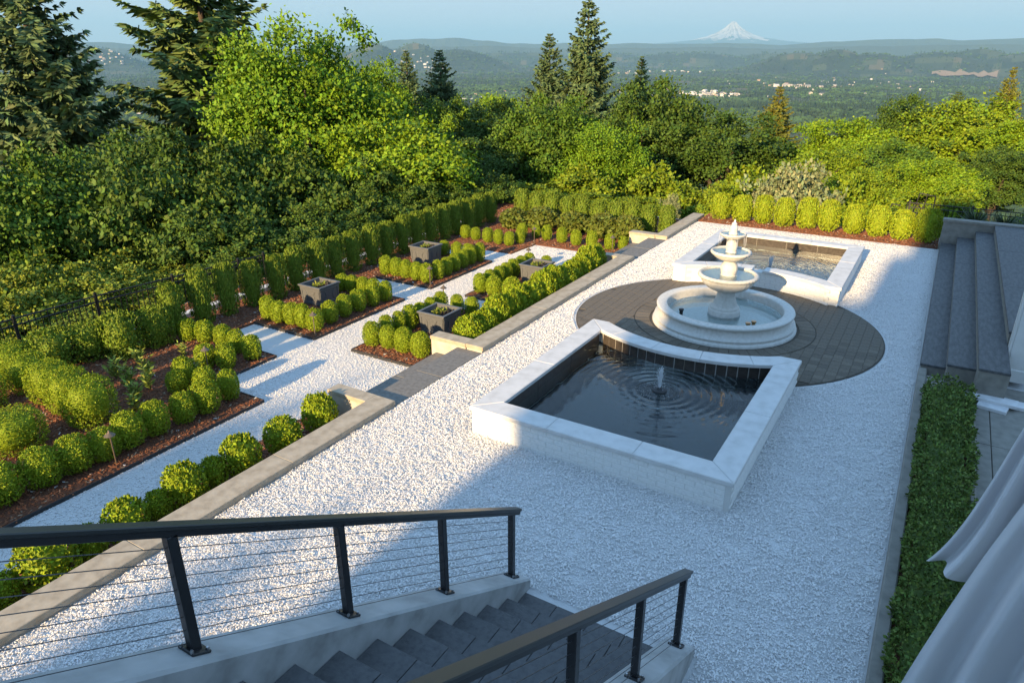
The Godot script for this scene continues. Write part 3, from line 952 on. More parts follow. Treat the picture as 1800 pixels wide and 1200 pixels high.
		for j in nz:
			for i in [0, nx]:
				var A: Vector3 = P[i][j]; var Bq: Vector3 = P[i][j + 1]
				wm2.face(A, Bq, Vector3(Bq.x, dn, Bq.z), Vector3(A.x, dn, A.z), Vector3(-1.0 if i == 0 else 1.0, 0, 0))
		var wo := part("basin_water", wm2.mesh(M.water), self, Transform3D(Basis.IDENTITY, FC))
		tag(wo, "", "", "", "structure")
		# the jet
		var jt := thing("water_jet", "small water jet bubbling up in the near basin" if near else "small water jet bubbling up in the far basin", "fountain jet", FC + Vector3(jet.x, 0.135, jet.y * side), 0.0, "water jets in the basins")
		var nm := MB.new()
		nm.lathe([Vector2(0.0, -0.03), Vector2(0.085, -0.02), Vector2(0.1, 0.005), Vector2(0.092, 0.018), Vector2(0.04, 0.02), Vector2(0.022, 0.05), Vector2(0.0, 0.055)], 20)
		part("nozzle", nm.mesh(M.edging), jt)
		var sp := MB.new()
		var Hj := 0.33 if near else 0.26
		for k in 46:
			var an := rnd(0, TAU); var vr := rnd(0.004, 0.045); var hh := Hj * rnd(0.45, 1.0)
			var path := []; var rads := []
			for q in 9:
				var u := q / 8.0
				var rr := vr * (0.3 + u * 1.2)
				path.append(Vector3(cos(an) * rr, 0.03 + hh * (1.0 - pow(2.0 * u * 0.62 - 1.0, 2.0)) + rnd(-0.004, 0.004), sin(an) * rr))
				rads.append(lerpf(0.0045, 0.0014, u) * rnd(0.5, 1.3))
			sp.tube(path, rads, 5)
		for k in 260:
			var an := rnd(0, TAU); var rr := rnd(0.0, 0.07); var yy := rnd(0.02, Hj * 0.9) if k < 190 else rnd(0.0, 0.012)
			if k >= 190: rr = rnd(0.08, 0.3)
			var s := rnd(0.0015, 0.0045)
			sp.box(Vector3(cos(an) * rr, yy, sin(an) * rr), Vector3(s, s * 1.6, s), s * 0.3)
		part("spray", sp.mesh(M.spray), jt)

func ripple(x: float, z: float, jet: Vector2, wv: FastNoiseLite, near: bool) -> float:
	var d := Vector2(x - jet.x, z - jet.y).length()
	var a := 0.0046 if near else 0.0044
	var y := a * sin(d * TAU / 0.115 + 0.6 * wv.get_noise_2d(x * 2.0, z * 2.0)) * exp(-d / 0.85) * smoothstep(0.05, 0.2, d)
	y += 0.0014 * sin(d * TAU / 0.21 + wv.get_noise_2d(x + 9.0, z) * 2.0) * exp(-d / 1.4)
	y += (0.0009 if near else 0.0016) * wv.get_noise_2d(x * 3.0, z * 3.0)
	if d < 0.32: y += 0.003 * wv.get_noise_2d(x * 26.0, z * 26.0)
	return y

# ---------------------------------------------------------------- tiered fountain
func build_fountain() -> void:
	var t := thing("tiered_fountain", "cream three tiered fountain standing in its round moulded pool", "fountain", FC)
	var mb := MB.new()
	mb.lathe([Vector2(1.164, 0.0), Vector2(1.164, 0.035), Vector2(1.149, 0.055), Vector2(1.125, 0.062), Vector2(1.125, 0.085), Vector2(1.140, 0.1), Vector2(1.135, 0.12), Vector2(1.101, 0.135), Vector2(1.067, 0.16), Vector2(1.052, 0.2), Vector2(1.052, 0.235), Vector2(1.067, 0.25), Vector2(1.086, 0.258), Vector2(1.106, 0.272), Vector2(1.112, 0.29), Vector2(1.106, 0.308), Vector2(1.086, 0.315), Vector2(0.955, 0.315), Vector2(0.94, 0.305), Vector2(0.932, 0.285), Vector2(0.93, 0.02)], 96)
	part("pool_wall", mb.mesh(M.cast), t)
	var fl := MB.new()
	fl.lathe([Vector2(0.94, 0.05), Vector2(0.0, 0.05)], 48)
	part("pool_floor", fl.mesh(M.cast), t)
	var w := MB.new()
	w.lathe([Vector2(0.0, 0.055), Vector2(0.929, 0.055), Vector2(0.929, 0.17), Vector2(0.24, 0.172), Vector2(0.0, 0.17)], 72)
	part("pool_water", w.mesh(M.water), t)
	var pd := MB.new()
	pd.lathe([Vector2(0.26, 0.05), Vector2(0.26, 0.24), Vector2(0.25, 0.26), Vector2(0.235, 0.27), Vector2(0.24, 0.29), Vector2(0.225, 0.31), Vector2(0.19, 0.325)], 48)
	part("plinth", pd.mesh(M.cast), t)
	var sh := MB.new()
	sh.lathe([Vector2(0.2, 0.32), Vector2(0.185, 0.36), Vector2(0.155, 0.45), Vector2(0.14, 0.53), Vector2(0.15, 0.56), Vector2(0.165, 0.575)], 96, Vector3.ZERO, 16, 0.03)
	part("pedestal", sh.mesh(M.cast), t)
	for b in [[0.478, 0.565, 0.87, 30], [0.318, 1.08, 1.25, 24], [0.208, 1.43, 1.535, 18]]:
		var R: float = b[0]; var y0: float = b[1]; var y1: float = b[2]
		var hh := y1 - y0
		var rim := minf(0.05, hh * 0.24)
		var bm := MB.new()
		bm.lathe([Vector2(R * 0.28, y0), Vector2(R * 0.42, y0 + hh * 0.06), Vector2(R * 0.62, y0 + hh * 0.2), Vector2(R * 0.78, y0 + hh * 0.4), Vector2(R * 0.86, y0 + hh * 0.58), Vector2(R * 0.88, y1 - rim * 1.5)], 120, Vector3.ZERO, b[3], 0.036)
		bm.lathe([Vector2(R * 0.88, y1 - rim * 1.5), Vector2(R * 0.95, y1 - rim * 1.35), Vector2(R * 0.995, y1 - rim * 0.95), Vector2(R, y1 - rim * 0.6), Vector2(R * 0.985, y1 - rim * 0.2), Vector2(R * 0.95, y1), Vector2(R * 0.9, y1 - 0.004), Vector2(R * 0.86, y1 - rim * 0.7)], 144, Vector3.ZERO, b[3] + 10, 0.026)
		bm.lathe([Vector2(R * 0.87, y1 - rim * 0.7), Vector2(R * 0.7, y1 - hh * 0.35), Vector2(R * 0.4, y1 - hh * 0.55), Vector2(0.0, y1 - hh * 0.6)], 48)
		var bo := part("bowl", bm.mesh(M.cast), t)
		var bw := MB.new()
		bw.lathe([Vector2(R * 0.885, y1 - rim * 0.55), Vector2(0.0, y1 - rim * 0.5)], 48)
		bw.lathe([Vector2(0.0, y1 - rim * 0.75), Vector2(R * 0.875, y1 - rim * 0.7)], 48)
		part("bowl_water", bw.mesh(M.water), bo)
	for q in [[0.8, 1.1, 0.125, "column"], [1.2, 1.45, 0.083, "column"]]:
		var y0: float = q[0]; var L: float = q[1] - q[0]; var r: float = q[2]
		var cm := MB.new()
		cm.lathe([Vector2(r * 1.15, y0), Vector2(r * 1.15, y0 + L * 0.1), Vector2(r * 0.95, y0 + L * 0.16), Vector2(r * 1.02, y0 + L * 0.3), Vector2(r * 1.1, y0 + L * 0.5), Vector2(r * 0.98, y0 + L * 0.72), Vector2(r * 0.72, y0 + L * 0.86), Vector2(r * 0.8, y0 + L * 0.93), Vector2(r * 1.0, y0 + L)], 72, Vector3.ZERO, 12, 0.035)
		part(q[3], cm.mesh(M.cast), t)
	var fm := MB.new()
	fm.lathe([Vector2(0.07, 1.48), Vector2(0.072, 1.53), Vector2(0.055, 1.56), Vector2(0.062, 1.6), Vector2(0.058, 1.64), Vector2(0.04, 1.665), Vector2(0.045, 1.68), Vector2(0.03, 1.705), Vector2(0.0, 1.712)], 48, Vector3.ZERO, 10, 0.03)
	part("finial", fm.mesh(M.cast), t)
	var dr := MB.new()
	for k in 14:
		var a := TAU * k / 14.0 + rnd(-0.15, 0.15)
		var dv := Vector3(cos(a), 0, sin(a))
		dr.tube([dv * 0.213 + Vector3.UP * 1.5, dv * 0.218 + Vector3.UP * 1.42, dv * 0.222 + Vector3.UP * (1.3 + rnd(0, 0.05))], [0.0025, 0.002, 0.001], 4)
	dr.tube([Vector3(0, 1.7, 0), Vector3(0.004, 1.74, 0.003), Vector3(0, 1.755, 0)], [0.018, 0.014, 0.003], 6)
	part("falling_water", dr.mesh(M.spray), t)
	for q in [[Vector2(-0.62, 0.34), "edging"], [Vector2(0.5, 0.42), "copper"], [Vector2(0.56, 0.3), "copper"]]:
		var lm := MB.new()
		lm.lathe([Vector2(0.028, 0.05), Vector2(0.03, 0.2), Vector2(0.042, 0.215), Vector2(0.042, 0.235), Vector2(0.0, 0.235)], 14, Vector3(q[0].x, 0, q[0].y))
		part("pool_lamp", lm.mesh(M[q[1]]), t)

# ---------------------------------------------------------------- round paving
func build_patio() -> void:
	var t := place("patio", FC)
	var dm := MB.new()
	dm.lathe([Vector2(2.46, -0.1), Vector2(2.46, 0.006), Vector2(0.0, 0.006)], 96)
	part("bedding", dm.mesh(M.joint), t)
	var circ := PackedVector2Array()
	for k in 120: circ.append(Vector2(cos(TAU * k / 120.0), sin(TAU * k / 120.0)) * 2.44)
	var hole := PackedVector2Array()
	for k in 60: hole.append(Vector2(cos(TAU * k / 60.0), sin(TAU * k / 60.0)) * 1.47)
	var tones := []
	for k in 4:
		var m: StandardMaterial3D = M.paver.duplicate()
		var s := 0.92 + 0.05 * k
		m.albedo_color = Color(s, s, s)
		tones.append(m)
	var pieces := []
	var lx := 0.14; var lz := 0.14
	for i in range(-19, 19):
		for j in range(-19, 19):
			var x0 := i * lx; var z0 := j * lz + (lz * 0.5 if absi(i) % 2 else 0.0)
			var cz := z0 + lz * 0.5; var cx := x0 + lx * 0.5
			var d := Vector2(cx, cz).length()
			if d > 2.6 or d < 1.36: continue
			if absf(cx) < 1.45 and absf(cz) > 1.95 and d > 2.32: continue
			for pl in Geometry2D.intersect_polygons(rect(x0 + 0.0015, z0 + 0.0015, x0 + lx - 0.0015, z0 + lz - 0.0015), circ):
				for p2 in Geometry2D.clip_polygons(pl, hole):
					if p2.size() < 3: continue
					pieces.append([Vector2(cx + FC.x, cz + FC.z).length(), p2])
	pieces.sort_custom(func(a, b): return a[0] < b[0])
	var rest := MB.new()
	for k in pieces.size():
		var mb := MB.new() if k < 280 else rest
		mb.prism(pieces[k][1], 0.0, 0.012 + rnd(0.0, 0.002), 0.0025)
		if k < 280: part("paver", mb.mesh(tones[rng.randi() % 4]), t)
	var ro := part("far_pavers", rest.mesh(M.paver), t)
	ro.set_meta("kind", "stuff")
	var n := 56
	for k in n:
		var a0 := TAU * k / n; var a1 := TAU * (k + 1) / n - 0.004
		var mb := MB.new()
		mb.prism(PackedVector2Array([Vector2(cos(a0), sin(a0)) * 1.21, Vector2(cos(a1), sin(a1)) * 1.21, Vector2(cos(a1), sin(a1)) * 1.455, Vector2(cos(a0), sin(a0)) * 1.455]), 0.0, 0.016 + rnd(0.0, 0.003), 0.004)
		part("ring_paver", mb.mesh(tones[rng.randi() % 4]), t)

# ---------------------------------------------------------------- planting beds
var bed_polys := []
func build_beds() -> void:
	var L := LOW + 0.03
	bed_polys = [
		[V2([-8.65, -6.9, -8.65, -5.72, -7.57, -5.72, -7.57, 1.5, -12.2, 1.5, -12.2, -6.9]), L, 1.0],
		[V2([-10.2, -6.9, -12.2, -6.9, -12.2, -20.0, -5.8, -20.0, -5.8, -16.45, -6.35, -16.45, -6.35, -15.35, -8.6, -15.35, -8.68, -14.25, -10.2, -14.25]), L, 0.8],
		[rect(-10.2, -7.75, -8.68, -10.18), L, 1.0], [rect(-10.2, -11.03, -8.68, -13.4), L, 0.9],
		[rect(-7.79, -7.72, -6.43, -10.3), L, 1.0], [rect(-7.79, -11.0, -6.43, -13.6), L, 0.9],
		[rect(-6.41, -8.33, -5.75, -13.9), L - 0.004, 0.6], [rect(-6.72, 1.5, -5.75, -5.84), L, 0.8],
		[rect(-5.42, -18.62, 0.22, -19.8), 0.022, 1.0]]
	var chip := MB.new()
	chip.box(Vector3.ZERO, Vector3(1.0, 0.22, 0.42), 0.05)
	var cm := chip.mesh(M.chip)
	var spots := []
	for b in bed_polys:
		var poly: PackedVector2Array = b[0]
		var t := place("planting_bed", Vector3(poly[0].x, b[1], poly[0].y))
		var loc := PackedVector2Array()
		for p in poly: loc.append(p - poly[0])
		var mb := MB.new()
		mb.prism(loc, -0.2, 0.0)
		part("soil", mb.mesh(M.soil), t)
		if b[2] >= 0.9 and b[1] < 0.0:
			for k in loc.size():
				var a := loc[k]; var c := loc[(k + 1) % loc.size()]
				var dv := (c - a)
				if dv.length() > 6.0 and absf(a.x - c.x) > 0.5: continue
				var em := MB.new()
				var mid := (a + c) * 0.5
				em.box(Vector3(mid.x, -0.02, mid.y), Vector3(0.012 if absf(dv.x) < absf(dv.y) else absf(dv.x) + 0.012, 0.07, 0.012 if absf(dv.x) >= absf(dv.y) else absf(dv.y) - 0.014), 0.002)
				part("edging", em.mesh(M.edging), t)
		var bb := Rect2(poly[0], Vector2.ZERO)
		for p in poly: bb = bb.expand(p)
		for k in int(bb.get_area() * 900.0 * b[2]):
			var p := Vector2(rnd(bb.position.x, bb.end.x), rnd(bb.position.y, bb.end.y))
			if not Geometry2D.is_point_in_polygon(p, poly): continue
			var s := rnd(0.018, 0.05)
			var tone := rnd(0.45, 1.35)
			var cl := Color(0.21 * tone, 0.078 * tone, 0.034 * tone)
			if rng.randf() < 0.07: cl = Color(0.3, 0.22, 0.15)
			if rng.randf() < 0.012: cl = Color(0.6, 0.58, 0.55)
			spots.append([Transform3D(Basis.from_euler(Vector3(rnd(-0.5, 0.5), rnd(0, TAU), rnd(-0.5, 0.5))) * Basis.from_scale(Vector3(s, s, s * rnd(0.5, 1.1))), Vector3(p.x, b[1] + 0.005, p.y)), cl])
	scatter("bark_mulch", cm, spots, "reddish brown bark mulch covering the planting beds", "mulch")

# ---------------------------------------------------------------- clipped box
func leaf_tone(base: Color, spread := 0.35) -> Color:
	var t := rnd(1.0 - spread, 1.0 + spread)
	return Color(base.r * t * rnd(0.85, 1.2), base.g * t, base.b * t)

# a clipped shrub, base at 0, one metre high and one wide before scaling; blocky: 2 round, more is squarer
func clipped_mesh(leaves: int, size: float, pw: float, base: Color, rough_edge: float, upright := 0.0) -> ArrayMesh:
	var mb := MB.new()
	var bumps := FastNoiseLite.new()
	bumps.seed = rng.randi() % 1000; bumps.frequency = 1.6
	for k in leaves:
		var d := Vector3(rng.randfn(), rng.randfn(), rng.randfn()).normalized()
		if d.y < -0.75 and rng.randf() < 0.7: d.y = -d.y
		var q := pow(pow(absf(d.x), pw) + pow(absf(d.y), pw) + pow(absf(d.z), pw), 1.0 / pw)
		var p := d / q * 0.5
		var depth := rnd(0.0, 1.0)
		p *= (1.0 + 0.12 * bumps.get_noise_3dv(d * 1.4) + 0.08 * bumps.get_noise_3dv(d * 3.5 + Vector3(5, 5, 5))) * (1.0 - 0.16 * depth * depth + rnd(0.0, rough_edge))
		var out := (d * Vector3(1, 0.8 + 0.5 * d.y, 1)).normalized()
		var side := Vector3(rng.randfn(), rng.randfn(), rng.randfn())
		var nrm := (out + Vector3(rng.randfn(), rng.randfn(), rng.randfn()) * 0.55).normalized()
		var along := (out * rnd(0.0, 0.6) + side * 0.6 + Vector3.UP * (upright + 0.15)).normalized()
		var across := along.cross(nrm).normalized()
		var s := size * rnd(0.7, 1.3)
		mb.col = leaf_tone(base)
		mb.leaf(p + Vector3(0, 0.5, 0) - along * s * 0.4, along * s, across * s * 0.3)
	# the twiggy heart that shows between leaves
	mb.col = base
	var prof := []
	for k in 9:
		var a := -PI / 2 + PI * k / 8.0
		var q := pow(pow(absf(cos(a)), pw) + pow(absf(sin(a)), pw), 1.0 / pw)
		prof.append(Vector2(maxf(cos(a) / q * 0.39, 0.0), 0.5 + sin(a) / q * 0.4))
	mb.lathe(prof, 12)
	return mb.mesh(M.box)

func stem_mesh() -> ArrayMesh:
	var mb := MB.new()
	mb.tube([Vector3(0, -0.06, 0), Vector3(0.01, 0.05, 0.01), Vector3(0, 0.3, 0)], [0.06, 0.045, 0.03], 6)
	return mb.mesh(M.bark)

func shrub(called: String, label: String, cat: String, mesh: Mesh, at: Vector3, w: float, h: float, group: String, d := -1.0) -> void:
	var t := thing(called, label, cat, at, 0.0, group)
	var tilt := Basis.from_euler(Vector3(rnd(-0.05, 0.05), rnd(0, TAU), rnd(-0.05, 0.05))) if d < 0.0 else Basis.from_euler(Vector3(rnd(-0.03, 0.03), PI * (rng.randi() % 2), rnd(-0.03, 0.03)))
	var dd := w if d < 0.0 else d
	part("foliage", mesh, t, Transform3D(Basis.from_scale(Vector3(w, h, dd)) * tilt, Vector3.ZERO))
	part("stem", stem_mesh_shared, t, Transform3D(Basis.from_scale(Vector3(w, h, dd)), Vector3.ZERO))
var stem_mesh_shared: ArrayMesh

func build_box_balls() -> void:
	stem_mesh_shared = stem_mesh()
	var green := g3(0.19, 0.265, 0.013)
	var balls := []
	for k in 5: balls.append(clipped_mesh(2600, 0.074, 2.7, green, 0.025))
	var fine := []
	for k in 4: fine.append(clipped_mesh(3900, 0.06, 2.6, green, 0.025))
	var boxy := []
	for k in 3: boxy.append(clipped_mesh(6500, 0.04, 4.0, green, 0.025))
	var loose := []
	for k in 4: loose.append(clipped_mesh(2400, 0.085, 2.4, g3(0.185, 0.26, 0.012), 0.1, 0.5))
	var L := LOW + 0.03
	# rows: phrase, x, z, width, height
	var rows := [
		["%s ball from the gravel corner in the long row of clipped box at left", fine, [-7.99, -5.49, 0.3, 0.47, -7.94, -5.09, 0.39, 0.48, -7.96, -4.76, 0.34, 0.43, -7.99, -4.38, 0.37, 0.47, -7.99, -4.02, 0.39, 0.48, -7.97, -3.68, 0.38, 0.41, -8.0, -3.36, 0.42, 0.46, -8.04, -3.0, 0.43, 0.47, -8.05, -2.6, 0.46, 0.46, -8.04, -2.15, 0.44, 0.46]],
		["%s ball of the clipped box group behind the left path lamp", balls, [-8.98, -5.48, 0.31, 0.44, -8.83, -5.26, 0.29, 0.34, -8.52, -5.5, 0.31, 0.38, -9.24, -6.04, 0.33, 0.38, -8.93, -6.18, 0.31, 0.43, -8.87, -6.62, 0.31, 0.41, -9.3, -6.68, 0.29, 0.4, -9.72, -6.74, 0.29, 0.38, -10.1, -6.68, 0.31, 0.4, -10.45, -6.6, 0.32, 0.39]],
		["%s ball in the near row before the left middle planter", balls, [-10.1, -8.02, 0.3, 0.45, -9.8, -8.0, 0.3, 0.41, -9.5, -8.05, 0.32, 0.41, -9.22, -8.03, 0.27, 0.45, -8.95, -8.05, 0.31, 0.4]],
		["%s ball along the path beside the left middle planter", balls, [-8.99, -8.45, 0.3, 0.42, -9.0, -8.83, 0.3, 0.43, -9.0, -9.2, 0.33, 0.42, -8.95, -9.56, 0.28, 0.4, -8.93, -9.92, 0.27, 0.41]],
		["%s ball in the far row behind the left middle planter", balls, [-9.3, -9.98, 0.29, 0.38, -9.6, -10.0, 0.27, 0.36, -9.88, -9.98, 0.27, 0.36, -10.12, -9.95, 0.27, 0.36]],
		["%s ball in the near row before the left far planter", balls, [-10.1, -11.3, 0.3, 0.43, -9.84, -11.33, 0.29, 0.41, -9.56, -11.32, 0.27, 0.41, -9.28, -11.32, 0.29, 0.4, -8.97, -11.28, 0.27, 0.43]],
		["%s ball along the path beside the left far planter", balls, [-8.93, -11.62, 0.28, 0.42, -8.95, -11.96, 0.28, 0.4, -8.95, -12.28, 0.28, 0.42, -8.95, -12.6, 0.28, 0.42, -8.97, -12.94, 0.27, 0.46, -8.93, -13.25, 0.27, 0.45]],
		["%s ball in the far row behind the left far planter", balls, [-9.3, -13.3, 0.28, 0.36, -9.62, -13.3, 0.28, 0.36, -9.95, -13.25, 0.28, 0.36]],
		["%s ball in the row beyond the last gravel cross path", balls, [-10.49, -14.93, 0.29, 0.34, -10.15, -14.9, 0.27, 0.33, -9.75, -14.85, 0.28, 0.38, -9.42, -14.85, 0.26, 0.38, -9.1, -14.85, 0.28, 0.36, -8.97, -15.18, 0.27, 0.38, -9.2, -15.7, 0.27, 0.4, -8.92, -15.92, 0.24, 0.34]],
		["%s ball in the far row facing the end of the path", balls, [-8.55, -15.85, 0.28, 0.4, -8.09, -15.8, 0.28, 0.4, -7.65, -15.75, 0.28, 0.4, -7.17, -15.65, 0.28, 0.46, -6.75, -15.8, 0.27, 0.4, -6.45, -15.9, 0.24, 0.36]],
		["%s ball in the near row before the right middle planter", fine, [-7.62, -8.05, 0.31, 0.42, -7.3, -8.08, 0.29, 0.41, -6.98, -8.1, 0.32, 0.43, -6.62, -8.08, 0.32, 0.43]],
		["%s ball on the path side of the right middle planter", balls, [-7.66, -8.45, 0.27, 0.4, -7.6, -8.72, 0.25, 0.4, -7.57, -9.0, 0.3, 0.44, -7.6, -9.32, 0.26, 0.38, -7.58, -9.6, 0.26, 0.4, -7.58, -9.9, 0.28, 0.43, -7.3, -10.04, 0.26, 0.38, -6.97, -10.06, 0.27, 0.38]],
		["%s ball in the near row before the right far planter", balls, [-7.62, -11.3, 0.29, 0.41, -7.25, -11.25, 0.32, 0.43, -6.74, -11.12, 0.38, 0.52]],
		["%s ball on the path side of the right far planter", balls, [-7.62, -11.66, 0.28, 0.4, -7.6, -11.98, 0.27, 0.4, -7.6, -12.28, 0.27, 0.4, -7.6, -12.58, 0.28, 0.41, -7.6, -12.9, 0.27, 0.4, -7.58, -13.22, 0.28, 0.4, -7.2, -13.35, 0.26, 0.36]]]
	for r in rows:
		for k in range(0, r[2].size(), 4):
			var a: Array = r[2]
			shrub("box_ball", r[0] % nth(k / 4), "boxwood", r[1][rng.randi() % r[1].size()], Vector3(a[k], L, a[k + 1]), a[k + 2] * 0.93, a[k + 3] * 0.97, "clipped box balls in the planting beds")
	# big squared box at the left
	var names := ["squared boxwood with a sunlit top, nearest the leafy perennials", "second squared boxwood from the perennials, in the hedge at left", "third squared boxwood from the perennials, in the hedge at left", "fourth squared boxwood from the perennials, by the left edge", "squared boxwood cut by the left edge, behind the row", "broad dark boxwood between the squared hedge and the ball row", "boxwood hedge block at the left edge, before the iron fence"]
	var bx := [-8.98, -4.12, 0.74, 0.62, -9.56, -4.16, 0.68, 0.6, -10.14, -4.2, 0.68, 0.56, -10.78, -4.22, 0.7, 0.54, -10.6, -3.55, 0.66, 0.54, -9.15, -3.25, 0.82, 0.5, -11.4, -4.3, 0.7, 0.5]
	for k in 7: shrub("box_hedge_block", names[k], "boxwood", boxy[k % 3], Vector3(bx[k * 4], L, bx[k * 4 + 1]), bx[k * 4 + 2] * 0.68, bx[k * 4 + 3], "big squared boxwoods at the left", bx[k * 4 + 2] * 0.8)
	# loose box along the near wall, at its foot
	var wf := [-6.25, -5.52, 0.52, 0.56, -6.25, -4.93, 0.58, 0.57, -6.28, -4.33, 0.52, 0.54, -6.32, -3.98, 0.38, 0.48, -6.3, -3.62, 0.52, 0.54, -6.33, -3.3, 0.36, 0.42, -6.28, -2.93, 0.48, 0.5, -6.3, -2.58, 0.38, 0.47, -6.3, -2.2, 0.6, 0.55, -6.35, -1.8, 0.42, 0.42, -6.3, -1.4, 0.5, 0.5, -6.3, -0.9, 0.5, 0.52]
	for k in 12: shrub("wall_shrub", "%s shaggy boxwood from the steps along the near garden wall" % nth(k), "boxwood", loose[k % 4], Vector3(wf[k * 4], L, wf[k * 4 + 1]), wf[k * 4 + 2] * (0.8 if k % 2 == 0 else 0.72), wf[k * 4 + 3] * (0.88 if k % 2 == 0 else 0.76), "shaggy boxwoods along the near wall")
	# upright box between the two flights
	for k in 13:
		var h := rnd(0.56, 0.72)
		shrub("upright_shrub", "%s upright bushy shrub from the near steps, behind the middle wall" % nth(k), "shrub", loose[(k + 1) % 4], Vector3(-6.1 + rnd(-0.05, 0.05), L, -8.68 - k * 0.41), rnd(0.42, 0.52), h, "upright shrubs behind the middle wall")
	# ten rounded shrubs at the far end of the terrace
	var yel := []
	for k in 3: yel.append(clipped_mesh(2600, 0.07, 3.0, g3(0.225, 0.295, 0.014), 0.04, 0.6))
	for k in 10:
		shrub("terrace_shrub", "%s rounded shrub from the left in the hedge ending the terrace" % nth(k), "shrub", yel[k % 3], Vector3(-4.95 + k * 0.545 + rnd(-0.03, 0.03), 0.02, -19.12 + rnd(-0.04, 0.04)), rnd(0.46, 0.53), rnd(0.66, 0.8), "rounded shrubs ending the terrace")

func build_hedges() -> void:
	var L := LOW + 0.03
	var dark := g3(0.125, 0.19, 0.018)
	var col := []
	for k in 4: col.append(clipped_mesh(3200, 0.07, 4.5, dark, 0.04, 1.0))
	for k in 19:
		shrub("hedge_column", "%s upright dark hedge plant from the left, along the outer edge" % nth(k), "hedge plant", col[k % 4], Vector3(-10.92 + rnd(-0.04, 0.04), L, -6.7 - 0.56 * k), rnd(0.31, 0.37), rnd(0.84, 1.0) - 0.006 * k, "upright hedge along the outer edge", 0.36)
	var far := []
	for k in 3: far.append(clipped_mesh(2600, 0.075, 4.0, dark, 0.05, 0.8))
	for k in 10:
		shrub("hedge_column", "%s sunlit upright hedge plant from the left, along the far edge" % nth(k), "hedge plant", far[k % 3], Vector3(-10.4 + 0.49 * k, L, -17.75 + rnd(-0.04, 0.04)), rnd(0.38, 0.44), rnd(0.74, 0.86), "upright hedge along the far edge", 0.42)
	# shrubs by the iron fence
	var fb := [-11.27, -4.85, 0.78, 0.6, -11.15, -5.35, 0.72, 0.58, -10.78, -5.66, 0.7, 0.72, -10.72, -6.2, 0.64, 0.66, -11.75, -4.4, 0.66, 0.45]
	for k in 5: shrub("fence_shrub", "%s broad dark shrub from the fence post, inside the iron fence" % nth(k), "shrub", col[k % 4], Vector3(fb[k * 4], L, fb[k * 4 + 1]), fb[k * 4 + 2] * 0.82, fb[k * 4 + 3] * 0.95, "broad shrubs inside the iron fence", fb[k * 4 + 2] * 0.78)
	# leafy shrubs at the far corner
	var big := clipped_mesh(1100, 0.17, 2.1, g3(0.1, 0.13, 0.02), 0.14, 0.2)
	var fc := [-9.3, -16.9, 0.8, 0.55, -8.4, -17.0, 0.75, 0.5, -7.4, -16.8, 0.8, 0.6, -6.75, -16.9, 0.7, 0.6, -10.0, -16.6, 0.7, 0.5]
	for k in 5: shrub("broadleaf_shrub", "%s large leaved shrub in front of the far sunlit hedge" % nth(k), "shrub", big, Vector3(fc[k * 4], L, fc[k * 4 + 1]), fc[k * 4 + 2], fc[k * 4 + 3], "large leaved shrubs in the far bed")
	# low hedge at the right
	var t := thing("low_hedge", "long low green hedge between concrete kerbs on the right", "hedge", Vector3(0.61, 0.03, -7.0))
	var mb := MB.new()
	var nz := FastNoiseLite.new()
	nz.seed = 91; nz.frequency = 1.1
	for k in 22000:
		var z := -2.98 + 6.96 * rng.randf()
		var s := rng.randf()
		var wv := nz.get_noise_2d(z * 3.0, 2.0) * 0.09
		var hw := 0.25 + wv
		var p: Vector3
		var out: Vector3
		if s < 0.6:
			var u := rnd(-1.0, 1.0)
			p = Vector3(u * hw, 0.27 + 0.11 * nz.get_noise_2d(z * 2.6, u * 1.2) + 0.05 * nz.get_noise_2d(z * 9.0, u * 4.0) - 0.06 * pow(absf(u), 4.0) - rnd(0.0, 0.05), z); out = Vector3(u * 0.5, 1, 0)
		else:
			var sd := 1.0 if s < 0.8 else -1.0
			p = Vector3(sd * (hw + 0.03 * nz.get_noise_2d(z * 5.0, sd * 9.0) - rnd(0.0, 0.04)), rnd(0.0, 0.24), z); out = Vector3(sd, 0.4, 0)
		var along := (out.normalized() * rnd(0.1, 1.0) + Vector3(rng.randfn(), rng.randfn(), rng.randfn()) * 0.6).normalized()
		var across := along.cross(Vector3(rng.randfn(), rng.randfn(), rng.randfn())).normalized()
		var l := rnd(0.024, 0.044)
		mb.col = leaf_tone(g3(0.11, 0.165, 0.035), 0.55)
		mb.leaf(p, along * l, across * l * 0.33)
	mb.col = g3(0.085, 0.13, 0.03)
	mb.box(Vector3(0, 0.09, 0.5), Vector3(0.36, 0.22, 6.9), 0.05)
	part("foliage", mb.mesh(M.box), t)
	# flowering perennials in the left bed
	var pm := MB.new()
	for st in 6:
		var a := rnd(0, TAU)
		var lean := Vector3(cos(a), 0, sin(a)) * rnd(0.03, 0.16)
		var h := rnd(0.28, 0.46)
		pm.col = g3(0.09, 0.12, 0.03)
		pm.tube([Vector3.ZERO, lean * 0.5 + Vector3.UP * h * 0.55, lean + Vector3.UP * h], [0.006, 0.005, 0.003], 5)
		for k in 16:
			var u := 0.15 + 0.85 * k / 16.0
			var ang := k * 2.4
			var dv := (Vector3(cos(ang), 0.55, sin(ang))).normalized()
			pm.col = leaf_tone(g3(0.22, 0.29, 0.05))
			pm.leaf(lean * u + Vector3.UP * h * u, dv * rnd(0.09, 0.15), dv.cross(Vector3(rng.randfn(), rng.randfn(), rng.randfn())).normalized() * rnd(0.014, 0.022))
	var perennial := pm.mesh(M.box)
	var sp := [-9.55, -4.95, 1.1, -9.0, -4.75, 1.0, -10.0, -5.05, 1.0, -9.7, -5.35, 0.9, -8.75, -4.55, 0.9, -10.2, -5.55, 0.8, -9.25, -5.1, 1.0, -9.1, -5.75, 0.8, -9.9, -6.1, 0.7]
